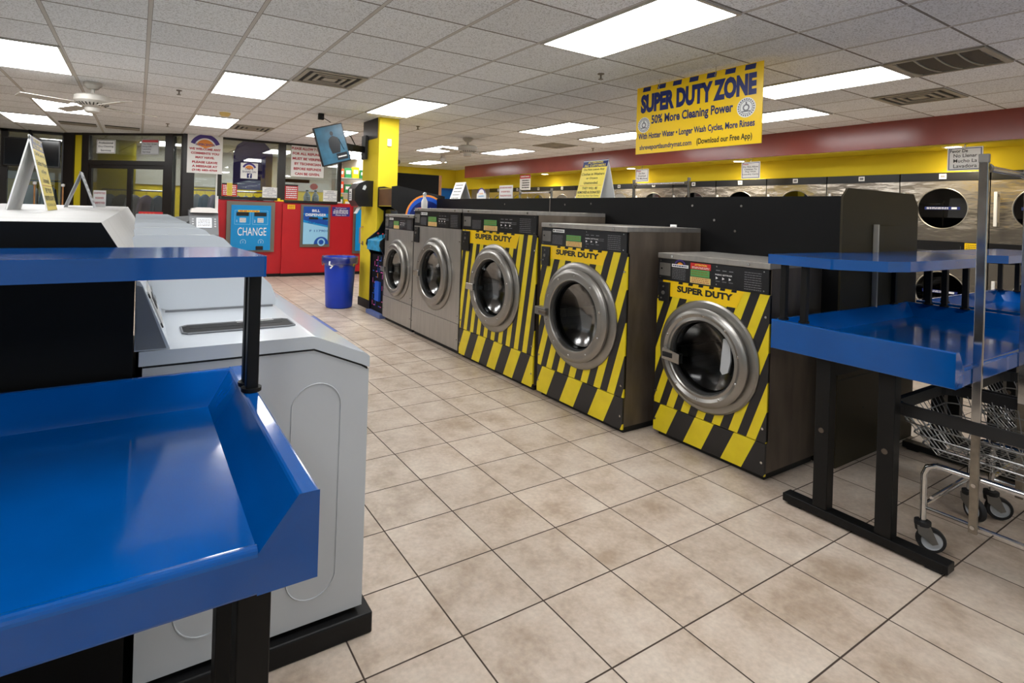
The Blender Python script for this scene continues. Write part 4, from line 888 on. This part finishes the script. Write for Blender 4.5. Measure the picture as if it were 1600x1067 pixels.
# downlights and hanging signs by the soffit
for x, y, lb in ((7.96, 2.5, 'round downlight beside the Spanish sign under the soffit'), (7.96, 5.15, 'round downlight above the sign about children and carts'), (7.96, 7.35, 'round downlight right of the blue and yellow tent sign'), (7.96, 9.95, 'round downlight left of the blue and yellow tent sign'), (7.96, -.2, 'round downlight under the soffit behind the right edge of the photo')):
    t = thing('downlight', lb, 'downlight', (x, y, 2.325), group='downlights in the soffit')
    b = MB(); b.lathe([(.0,-.004),(.075,-.004)], (0,0,0), 'z', mat('downlight_lens', (255, 236, 190), .5, emit=30), 24); b.build('lens', t)
    b = MB(); b.lathe([(.075,-.001),(.075,-.008),(.1,-.006),(.105,-.001)], (0,0,0), 'z', 'fan', 28); b.build('trim_ring', t)
    sd = bpy.data.lights.new('downlight_bulb', 'SPOT'); sd.energy = 28; sd.color = (1, .86, .6); sd.spot_size = 2.3; sd.spot_blend = .6; sd.shadow_soft_size = .06
    so = bpy.data.objects.new('downlight_bulb', sd); COL.objects.link(so); so.parent = t; so.location = (0, 0, -.02)
def frame_lines(o, W, H, m='signblue', th=.007, ins=.012):
    for q in ((ins,W-ins,ins,ins+th),(ins,W-ins,H-ins-th,H-ins),(ins,ins+th,ins+th,H-ins-th),(W-ins-th,W-ins,ins+th,H-ins-th)): o.rect(*q, m, -.0015)
def d_favor(o, W, H):
    frame_lines(o, W, H); o.text('Favor De', W*.08, H*.84, W*.5, H*.14, 'txtk', align='l', off=.02)
    for i, s in enumerate(('No Llenar', 'Mucho La', 'Lavadora')): o.text(s, W*.18, H*(.64-.22*i), W*.66, H*.15, 'txtk', align='l', off=.005)
def d_child(o, W, H):
    frame_lines(o, W, H); o.text('Please', W*.08, H*.87, W*.3, H*.1, 'txtr', align='l', off=.02)
    for i, s in enumerate(('Do Not Allow', 'Children To', 'Play With', 'Laundry Carts')): o.text(s, W*.5, H*(.71-.15*i), W*(.8,.66,.56,.84)[i], H*.1, 'txtk', off=.01)
def d_over(o, W, H):
    frame_lines(o, W, H); o.text('Please', W*.08, H*.85, W*.34, H*.12, 'txtr', align='l', off=.02)
    for i, s in enumerate(('Do Not', 'Overload', 'The Machines')): o.text(s, W*.5, H*(.66-.2*i), W*(.46,.6,.84)[i], H*.13, 'txtk', off=.01)
def d_redhead(o, W, H): o.rect(0, W, H*.75, H, 'signred', -.0015); o.lines(W*.1, W*.9, H*.8, H*.95, 1, 'txtw', -.0025); o.lines(W*.22, W*.9, H*.08, H*.7, 4, 'txtk', -.0015, 3)
def wall_sign(lb, y_hi, W, z0, Hh, draw, group=None):
    o = sign('hanging_sign', lb, 0, W, 0, Hh, 0, 'signw', draw, rz=FX, loc=(7.80, y_hi, z0)); 
    return o
wall_sign('white sign reading Favor De No Llenar Mucho La Lavadora below the soffit', 2.50, .31, 2.035, .262, d_favor)
wall_sign('white sign asking not to allow children to play with laundry carts', 5.0, .295, 2.03, .255, d_child)
wall_sign('small white sign asking not to overload, right of the blue and yellow tent sign', 7.09, .30, 2.045, .235, d_over)
wall_sign('white sign with a red heading hanging below the far part of the soffit', 10.7, .42, 1.96, .36, d_redhead)
for y in (2.345, 4.85, 6.94, 10.5):
    b = MB(); b.box(-.09, .09, -.004, .004, 0, .001, 'signw'); 
    b = MB(); b.box(-.005, .005, -.006, .0, 0, .06, 'steel'); b.box(-.005, .005, -.06, .0, .06, .064, 'steel'); o = b.build('sign_hook'); o.location = (7.795, y, 2.26); o.rotation_euler = (0, 0, FX+PI)
    tag(o, {2.345:'small metal hook holding the Spanish sign', 4.85:'small metal hook holding the sign about children and carts', 6.94:'small metal hook holding the overload sign', 10.5:'small metal hook holding the red-headed sign'}[y], 'hook', 'hooks for the signs under the soffit')

# ------------------------------------------------------------------ laundry carts
def cart(label, loc, rz, pole_h=1.67, Wd=.54, group='wire laundry carts', ln=.98):
    """local: x across the cart, -y along its length; the end facing the wall is at y=0"""
    t = thing('laundry_cart', label, 'laundry cart', loc, rz, group)
    zt, zf = .585, .40; x0, x1, y0, y1 = -.02, Wd+.02, -ln, .12
    a0, a1, c0, c1 = .07, Wd-.07, -ln+.12, .02
    def loop(x0, x1, y0, y1, z, r=.05):
        P = []
        for (cx, cy, s) in ((x1-r, y1-r, 0), (x0+r, y1-r, 90), (x0+r, y0+r, 180), (x1-r, y0+r, 270)):
            for k in range(4): a = math.radians(s+30*k); P.append((cx+r*math.cos(a), cy+r*math.sin(a), z))
        return P
    b = MB()
    for f in (.28, .55, .8):
        b.tube(loop(x0+(a0-x0)*f, x1+(a1-x1)*f, y0+(c0-y0)*f, y1+(c1-y1)*f, zt+(zf-zt)*f), .0035, 'wire', 5, True)
    n = 24
    for k in range(1, n):
        f = k/n; yt = y0+(y1-y0)*f; yf = c0+(c1-c0)*f
        b.tube([(x0,yt,zt),(a0,yf,zf+.03),(a0+.03,yf,zf),(a1-.03,yf,zf),(a1,yf,zf+.03),(x1,yt,zt)], .0024, 'wire', 4)
    m = 13
    for k in range(1, m):
        f = k/m; xt = x0+(x1-x0)*f; xf = a0+(a1-a0)*f
        b.tube([(xt,y1,zt),(xf,c1,zf+.03),(xf,c1-.03,zf-.003),(xf,c0+.03,zf-.003),(xf,c0,zf+.03),(xt,y0,zt)], .0024, 'wire', 4)
    b.build('wire_basket', t)
    b = MB(); P = loop(x0, x1, y0, y1, zt, .06); n = len(P); vs = []
    for (px, py, pz) in P:
        ux, uy = (px-(x0+x1)/2), (py-(y0+y1)/2); l = math.hypot(ux, uy); ux, uy = ux/l*.014, uy/l*.014
        vs += [(px+ux,py+uy,zt+.032),(px-ux,py-uy,zt+.032),(px-ux,py-uy,zt-.02),(px+ux,py+uy,zt-.02)]
    fs = []
    for i in range(n):
        for k in range(4): fs.append((4*i+k, 4*i+(k+1) % 4, 4*((i+1) % n)+(k+1) % 4, 4*((i+1) % n)+k))
    b.add(vs, fs, 'rubber'); b.build('rim_bumper', t)
    for x in (0, Wd):
        b = MB(); b.tube([(x,0,.125),(x,0,.33),(x,-.012,.365),(x,-.045,.383),(x,-ln+.25,.383),(x,-ln+.21,.365),(x,-ln+.2,.33),(x,-ln+.2,.125)], .013, 'chrome', 10); b.build('frame_tube', t)
        b = MB(); b.tube([(x,-.01,.19),(x,-ln+.21,.19)], .007, 'chrome', 8); b.build('side_rod', t)
    for y in (-.004, -ln+.2):
        b = MB(); b.tube([(.01,y,.20),(Wd-.01,y,.20)], .009, 'chrome', 8); b.tube([(.01,y-.02,.235),(Wd-.01,y-.02,.235)], .007, 'chrome', 8) if y > -.1 else None; b.build('cross_rod', t)
    for x in (-.022, Wd+.008):
        b = MB(); b.box(x, x+.014, -.185, -.157, .165, pole_h, 'rust'); b.box(x-.001, x+.015, -.186, -.156, .60, pole_h+.001, 'chrome'); b.box(x-.002, x+.016, -.188, -.154, pole_h, pole_h+.035, 'steel_dull'); po = b.build('garment_pole', t, bevel=.002)
        for zz in (.19, .36): b = MB(); b.cyl((x, -.171, zz), .008, 'x', -.005, 0, 'steel_pol', 10); b.build('bolt', po)
    b = MB(); b.tube([(-.015,-.171,pole_h-.02),(Wd+.015,-.171,pole_h-.02)], .0125, 'chrome', 10); b.cyl((0, -.171, pole_h-.02), .02, 'x', .0, .03, 'steel_dull', 12); b.cyl((Wd-.03, -.171, pole_h-.02), .02, 'x', .0, .03, 'steel_dull', 12); b.build('garment_bar', t)
    for i, (x, y) in enumerate(((0,0),(Wd,0),(0,-ln+.2),(Wd,-ln+.2))):
        a = (3.75, 2.6, 2.8, 3.3)[i]
        c = MB(); c.M = Matrix.Translation((x, y, 0)) @ Matrix.Rotation(a, 4, 'Z')
        c.cyl((0,0,0), .030, 'z', .112, .13, 'rubber', 16)
        for s in (-1, 1): c.prism([(-.025,.115),(.022,.115),(.05,.05),(.03,.04),(-.02,.08)], 'x', s*.022-.002, s*.022+.002, 'steel_dull')
        co = c.build('caster', t)
        c = MB(); c.M = Matrix.Translation((x, y, 0)) @ Matrix.Rotation(a, 4, 'Z'); c.lathe([(.038,-.014),(.050,-.013),(.0535,-.006),(.0535,.006),(.050,.013),(.038,.014)], (0, .03, .0535), 'x', 'rubber', 28); c.lathe([(0,-.015),(.012,-.015),(.014,-.009),(.034,-.009),(.039,-.014)], (0,.03,.0535), 'x', 'greyl', 28); c.lathe([(0,.015),(.012,.015),(.014,.009),(.034,.009),(.039,.014)], (0,.03,.0535), 'x', 'greyl', 28); c.build('wheel', co)
    return t
c1 = cart('wire laundry cart with a tall metal pole in front of the blue table, right edge', (2.93, .985, 0), 0)
dup(c1, (3.56, .93, 0), None, 'second wire laundry cart, mostly behind the first one at the right edge')
cart('cart behind the black bulkhead of which only the tall metal garment frame shows', (4.73, 3.74, 0), PI/2, 1.80, .72, ln=.9)
cart('cart farther behind the black bulkhead, metal frame just left of the tent sign', (4.73, 5.98, 0), PI/2, 1.73, .72, ln=.9)

# ------------------------------------------------------------------ hanging banner
def seal(o, cx, cz, r):
    o.disc((cx, -.002, cz), r, 'signw', 32); o.arch(cx, cz, r*.62, r*.68, 'txtg', -.0025, 0, 360, 28)
    for k in range(22): a = 2*PI*k/22; o.poly([(cx+r*.74*math.cos(a), -.0025, cz+r*.74*math.sin(a)), (cx+r*.9*math.cos(a), -.0025, cz+r*.9*math.sin(a)), (cx+r*.9*math.cos(a+.17), -.0025, cz+r*.9*math.sin(a+.17)), (cx+r*.74*math.cos(a+.17), -.0025, cz+r*.74*math.sin(a+.17))], 'txtg')
    o.disc((cx, -.0025, cz-.02*r), r*.36, 'txtg', 20); o.disc((cx, -.003, cz-.02*r), r*.22, 'signw', 20); o.rect(cx-.45*r, cx+.45*r, cz-.45*r, cz-.33*r, 'txtg', -.003); o.rect(cx-.08*r, cx+.08*r, cz+.2*r, cz+.55*r, 'txtg', -.003)
def d_banner(o, W, H):
    for k in range(7):
        x = .055*W+k*.137*W; o.poly([(x, -.0015, H*.925), (x+.072*W, -.0015, H*.925), (x+.078*W, -.0015, H*.99), (x+.006*W, -.0015, H*.99)], 'signblue')
    o.text('SUPER DUTY ZONE', W*.5, H*.745, W*.92, H*.28, 'signblue', -.002, off=.06)
    o.text('50% More Cleaning Power', W*.475, H*.475, W*.66, H*.165, 'signblue', -.002, off=.03)
    o.text('With Hotter Water \u2022 Longer Wash Cycles, More Rinses', W*.49, H*.25, W*.93, H*.115, 'signblue', -.002, off=.028)
    o.text('shreveportlaundrymat.com', W*.27, H*.085, W*.46, H*.095, 'signblue', -.002, off=.02); o.text('(Download our Free App)', W*.74, H*.09, W*.40, H*.10, 'txtk', -.002, off=.02)
    seal(o, W*.075, H*.43, H*.115); seal(o, W*.895, H*.46, H*.125)
bn = sign('hanging_banner', 'yellow SUPER DUTY ZONE banner hanging from the ceiling above the washers', 0, 1.235, 0, .625, 0, 'signy', d_banner, cat='banner', rz=FX, loc=(4.0, 3.645, 1.995), th=.006)
for x, lb in ((.26, 'hook holding the left end of the yellow banner'), (.83, 'hook holding the right end of the yellow banner')):
    b = MB(); b.tube([(0,-.004,-.05),(0,-.012,-.03),(0,.0,-.02),(0,.0,.038)], .0035, 'chrome', 6); b.box(-.03, .03, -.006, .006, .038, .0395, 'fan')
    o = b.build('banner_hook'); o.location = (4.0, 3.645-x, 2.62); o.rotation_euler = (0, 0, FX); tag(o, lb, 'hook', 'banner hooks')
# ------------------------------------------------------------------ tent signs and boards on the bulkheads
def tent(label, draw_front, W, Hh, spread, loc, rz, base='signw', draw_back=None):
    """two boards leaning together; local x along the ridge, front board faces -y"""
    t = thing('tent_sign', label, 'sign', loc, rz); a = math.atan2(spread/2, Hh); L_ = math.hypot(spread/2, Hh)
    f = MB(); f.M = Matrix.Translation((0, -spread/2, 0)) @ Matrix.Rotation(-a, 4, 'X'); f.box(0, W, 0, .006, 0, L_, base); draw_front(f, W, L_); f.build('front_board', t)
    f = MB(); f.M = Matrix.Translation((W, spread/2, 0)) @ Matrix.Rotation(PI, 4, 'Z') @ Matrix.Rotation(-a, 4, 'X'); f.box(0, W, 0, .006, 0, L_-.003, base)
    if draw_back: draw_back(f, W, L_)
    f.build('back_board', t)
    return t
def d_attn(o, W, H):
    o.rect(0, W, 0, H, 'signy2', -.0008); o.rect(0, W, H*.82, H, 'signblue', -.0012)
    o.text('ATTENTION', W*.5, H*.945, W*.6, H*.06, 'signy2', off=.02); o.text('ALL CUSTOMERS', W*.5, H*.865, W*.86, H*.06, 'signy2', off=.02)
    for i, (s, w_) in enumerate((('Do Not Leave Any', .84), ('Clothes in Washers', .92), ('or Dryers', .46), ('Unattended.', .58))): o.text(s, W*.5, H*(.755-.115*i), W*w_, H*.068, 'txtk', off=.01)
    o.rect(W*.06, W*.94, H*.335, H*.342, 'txtr', -.0015); o.text('THEY WILL BE', W*.5, H*.27, W*.62, H*.062, 'txtk', off=.015); o.text('REMOVED & DONATED', W*.5, H*.165, W*.92, H*.066, 'txtk', off=.025); o.text('We Do Not Want Your Clothes', W*.5, H*.075, W*.86, H*.045, 'txtk')
tent('blue and yellow ATTENTION tent sign on top of the black bulkhead', d_attn, .33, .37, .20, (3.70, 4.02, 1.562), FX)
tent('large tent sign with a yellow face on the left white bulkhead', d_attn, .36, .355, .155, (-.44, 3.30, 1.348), PI/2)
tent('thin tent sign seen edge-on behind the larger one on the left bulkhead', lambda o, W, H: o.lines(W*.1, W*.9, H*.1, H*.9, 6, 'txtg'), .22, .26, .18, (-.355, 4.85, 1.348), PI/2, 'greyl')
def d_list(o, W, H):
    for i in range(5): o.lines(W*.15, W*.85, H*(.78-.19*i), H*(.88-.19*i), 1, 'txtk', seed=i)
tent('small white tent sign at the far end of the black bulkhead', d_list, .27, .225, .17, (3.62, 6.42, 1.562), FX)
def d_dnp(o, W, H):
    for i, s in enumerate(('DO NOT PUT FOOD', 'IN SOAP BOX', 'PLEASE PUT FOOD')): o.text(s, W*.5, H*(.84-.29*i), W*(.88, .66, .84)[i], H*.12, 'txtr', off=.02)
def board(label, W, Hh, draw, loc, rz):
    t = thing('notice_board', label, 'sign', loc, rz)
    b = MB(); b.box(0, W, 0, .005, 0, Hh, 'signw'); draw(b, W, Hh); b.build('face', t); b = MB(); b.box(W*.3, W*.7, .005, .05, 0, .004, 'signw'); b.build('foot', t)
board('white board with red lettering on the left bulkhead beside the edge-on tent sign', .085, .135, d_dnp, (-.305, 5.4, 1.348), 0)
board('white board with red lettering on the far half of the black bulkhead', .27, .16, d_dnp, (3.62, 5.37, 1.562), FX)
def d_round(o, W, H): o.arch(W*.5, H*.35, W*.38, W*.46, 'purp2', -.001, 20, 160); o.text('PLEASE', W*.5, H*.55, W*.4, H*.12, 'orange', off=.02); o.text('LAUNDRY', W*.5, H*.3, W*.7, H*.12, 'cyan', off=.02)
t = thing('notice_board', 'small rounded white board between the far tent sign and the red-lettered board', 'sign', (3.62, 5.87, 1.562), FX)
b = MB(); b.prism([(0,0),(.21,0),(.21,.06),(.17,.11),(.105,.13),(.04,.11),(0,.06)], 'y', 0, .005, 'signw'); b.M = Matrix.Translation((0,-.0005,0)); d_round(b, .21, .13); b.build('face', t)
b = MB(); b.box(.07, .14, .005, .05, 0, .004, 'signw'); b.build('foot', t)
# spray bottle
t = thing('spray_bottle', 'white trigger spray bottle on top of the plain stainless washer', 'bottle', (2.775, 5.63, 1.4285), .6)
b = MB(); b.lathe([(0,0),(.034,0),(.036,.02),(.036,.075),(.022,.105),(.015,.115),(.014,.13),(0,.13)], (0,0,0), 'z', 'signw', 24); b.build('body', t)
b = MB(); b.prism([(-.03,.15),(-.03,.165),(.0,.18),(.025,.175),(.03,.15),(.012,.13),(-.008,.13),(-.012,.148)], 'y', -.008, .008, 'greyl'); b.prism([(-.022,.148),(-.034,.105),(-.028,.105),(-.012,.145)], 'y', -.004, .004, 'signw'); b.build('trigger_head', t)

# ------------------------------------------------------------------ arcade cabinet
t = thing('arcade_cabinet', 'black arcade cabinet with round space art between the washers and yellow column', 'arcade machine', (0, 0, 0))
SP = [(2.70,.05),(2.70,.80),(2.63,.93),(2.64,.99),(2.80,1.12),(2.87,1.25),(2.87,1.38),(2.78,1.43),(2.78,1.70),(2.86,1.712),(3.55,1.60),(3.55,.05)]
for y in (6.585, 7.06):
    b = MB(); b.prism(SP, 'y', y, y+.02, 'blackp'); b.build('side_panel', t, bevel=.004)
b = MB(); b.box(2.72, 3.53, 6.605, 7.06, .05, .80, 'black'); b.box(2.92, 3.5, 6.605, 7.06, .80, 1.58, 'black'); b.build('body', t)
b = MB(); b.box(2.79, 2.92, 6.605, 7.06, 1.44, 1.68, 'olivew'); b.box(2.786, 2.79, 6.62, 7.05, 1.45, 1.67, 'brown'); b.build('marquee', t)
b = MB(); b.poly([(2.88,6.61,1.40),(2.90,6.61,1.14),(2.90,7.055,1.14),(2.88,7.055,1.40)], 'screen'); b.build('screen', t)
b = MB(); b.prism([(2.64,.86),(2.65,.985),(2.86,1.06),(2.92,1.06),(2.92,.86)], 'y', 6.606, 7.059, 'arcc'); cpn = b.build('control_panel', t)
for yy in (6.75, 6.92):
    b = MB(); b.cyl((2.74, yy, 1.02), .006, 'z', 0, .05, 'blackp'); b.lathe([(0,-.016),(.016,0),(0,.016)], (2.74, yy, 1.075), 'z', 'signred', 12); b.build('joystick', cpn)
b = MB(); R = random.Random(4)
for k in range(9):
    for j in range(7):
        if R.random() < .62:
            y0 = 7.03-.055*j-.02; z0 = .12+.075*k; c = R.choice(['mag', 'mag', 'arcb', 'orange'])
            if R.random() < .5: b.poly([(2.7185,y0,z0),(2.7185,y0-.045,z0),(2.7185,y0-.045,z0+.012),(2.7185,y0,z0+.012)], c)
            else: b.poly([(2.7185,y0,z0),(2.7185,y0-.012,z0),(2.7185,y0-.012,z0+.06),(2.7185,y0,z0+.06)], c)
b.build('front_art', t)
b = MB(); b.box(2.69, 2.72, 6.72, 6.86, .2, .45, 'arcb'); b.cyl((2.72,6.93,.38), .03, 'x', -.01, 0, 'steel_pol', 16); b.build('coin_door', t)
b = MB(); b.box(2.66, 3.55, 6.585, 7.08, 0, .049, 'band'); b.build('skirt', t)
def yd(b, cx, cz, r, m, y, sx=1, seg=36): b.add([(cx+sx*r*math.cos(2*PI*k/seg), y, cz+r*math.sin(2*PI*k/seg)) for k in range(seg)], [tuple(range(seg))], m)
b = MB(); yd(b, 3.28, 1.30, .31, 'orange', 6.5842); yd(b, 3.28, 1.30, .285, 'arcb', 6.5838); yd(b, 3.28, 1.27, .26, 'signblue', 6.5834)
b.arch(3.22, 1.0, .42, .44, 'starb', 6.583, 40, 105); yd(b, 3.13, 1.30, .03, 'orange', 6.5826); yd(b, 3.38, 1.22, .045, 'arcc', 6.5826); yd(b, 3.30, 1.36, .02, 'signw', 6.5826)
for k in range(26): a = R.uniform(0, 6.28); q = R.uniform(.04, .24); yd(b, 3.28+q*math.cos(a), 1.27+q*math.sin(a), R.uniform(.003, .007), 'signw', 6.5822, seg=6)
b.arch(3.3, 1.02, .17, .24, 'cyanl', 6.582, 40, 140); b.build('side_art', t)
# tall black partition with wood edges beyond the arcade
t = thing('partition_screen', 'tall black partition board with wooden edges behind the arcade cabinet', 'partition', (3.98, 9.5, 0))
b = MB(); b.box(.06, 1.0, 0, .05, 0, 2.09, 'black'); b.build('board', t)
for x in (0, 1.0): b = MB(); b.box(x, x+.06, -.002, .052, 0, 2.09, 'wood'); b.build('edge_post', t)
b = MB(); b.box(4.70, 4.90, 11.40, 11.49, 0, CEIL, 'bronze'); b.box(4.76, 4.84, 11.39, 11.4, 1.5, 2.5, 'lit') if False else None; struct('trim_4', b)
b = MB(); b.box(7.72, 8.28, 14.70, 14.75, 0, 2.03, 'bluedoor'); b.box(7.66, 7.72, 14.69, 14.75, 0, 2.09, 'cyand'); b.box(8.28, 8.34, 14.69, 14.75, 0, 2.09, 'cyand'); b.box(7.72, 8.28, 14.69, 14.75, 2.03, 2.09, 'cyand'); d2 = struct('door_2', b)
b = MB(); b.cyl((7.79, 14.66, 1.0), .03, 'y', -.03, .04, 'steel_pol', 14); b.build('door_knob', d2)
# shelf of supplies in the passage
t = thing('supply_shelf', 'white shelf unit with boxes seen between the office window and yellow column', 'shelf', (3.85, 12.4, 0))
for x in (0, .78): b = MB(); b.box(x, x+.02, 0, .35, 0, 2.4, 'whitetop'); b.build('side', t)
for z in (1.0, 1.4, 1.75, 2.1): b = MB(); b.box(.02, .78, 0, .35, z-.02, z, 'whitetop'); b.build('shelf', t)
gr = mat('green_carton', (40, 130, 70), .5); MATS['green'] = gr
n_ = 0
for z, nm in ((1.4, 'lowest filled shelf'), (1.75, 'middle shelf'), (2.1, 'top shelf')):
    for k in range(4):
        b = MB(); h_ = .2+.03*((k*7+int(z*10)) % 3); c_ = (gr, 'starb', gr, 'signy')[(k+int(z*10)) % 4]; b.box(0, .15, 0, .1, 0, h_, c_); b.rect(.02, .13, h_*.4, h_*.75, 'signw')
        o = b.build('detergent_box'); o.location = (3.90+.18*k, 12.46, z+.0005)
        tag(o, 'small coloured detergent box on the %s of the white supply shelf' % nm, 'box', 'detergent boxes on the supply shelf, '+nm)
# blue floor band and cleaning poles
b = MB(); b.box(1.83, 1.97, 6.1, 7.1, .0005, .002, 'band'); o = b.build('floor_band'); tag(o, 'dull blue band on the tiles beside the white washers', 'band')  # flat dull blue band lying on the tiles
for i, (x, h_) in enumerate(((-1.84, 1.62), (-1.62, 1.66), (-1.41, 1.63), (-1.20, 1.64))):
    b = MB(); b.cyl((0,0,0), .014, 'z', .03, h_, ('wood', 'wood', 'signw', 'wood')[i], 10); b.lathe([(.014,h_-.01),(.03,h_),(.03,h_+.04),(0,h_+.05)], (0,0,0), 'z', 'signw', 12); b.box(-.09, .09, -.03, .03, 0, .03, 'blackp')
    o = b.build('broom'); o.location = (x, 12.9, 0); tag(o, ('wooden', 'taller wooden', 'white', 'rightmost wooden')[i]+' broom handle standing under the far left television', 'broom', 'brooms under the far left television')
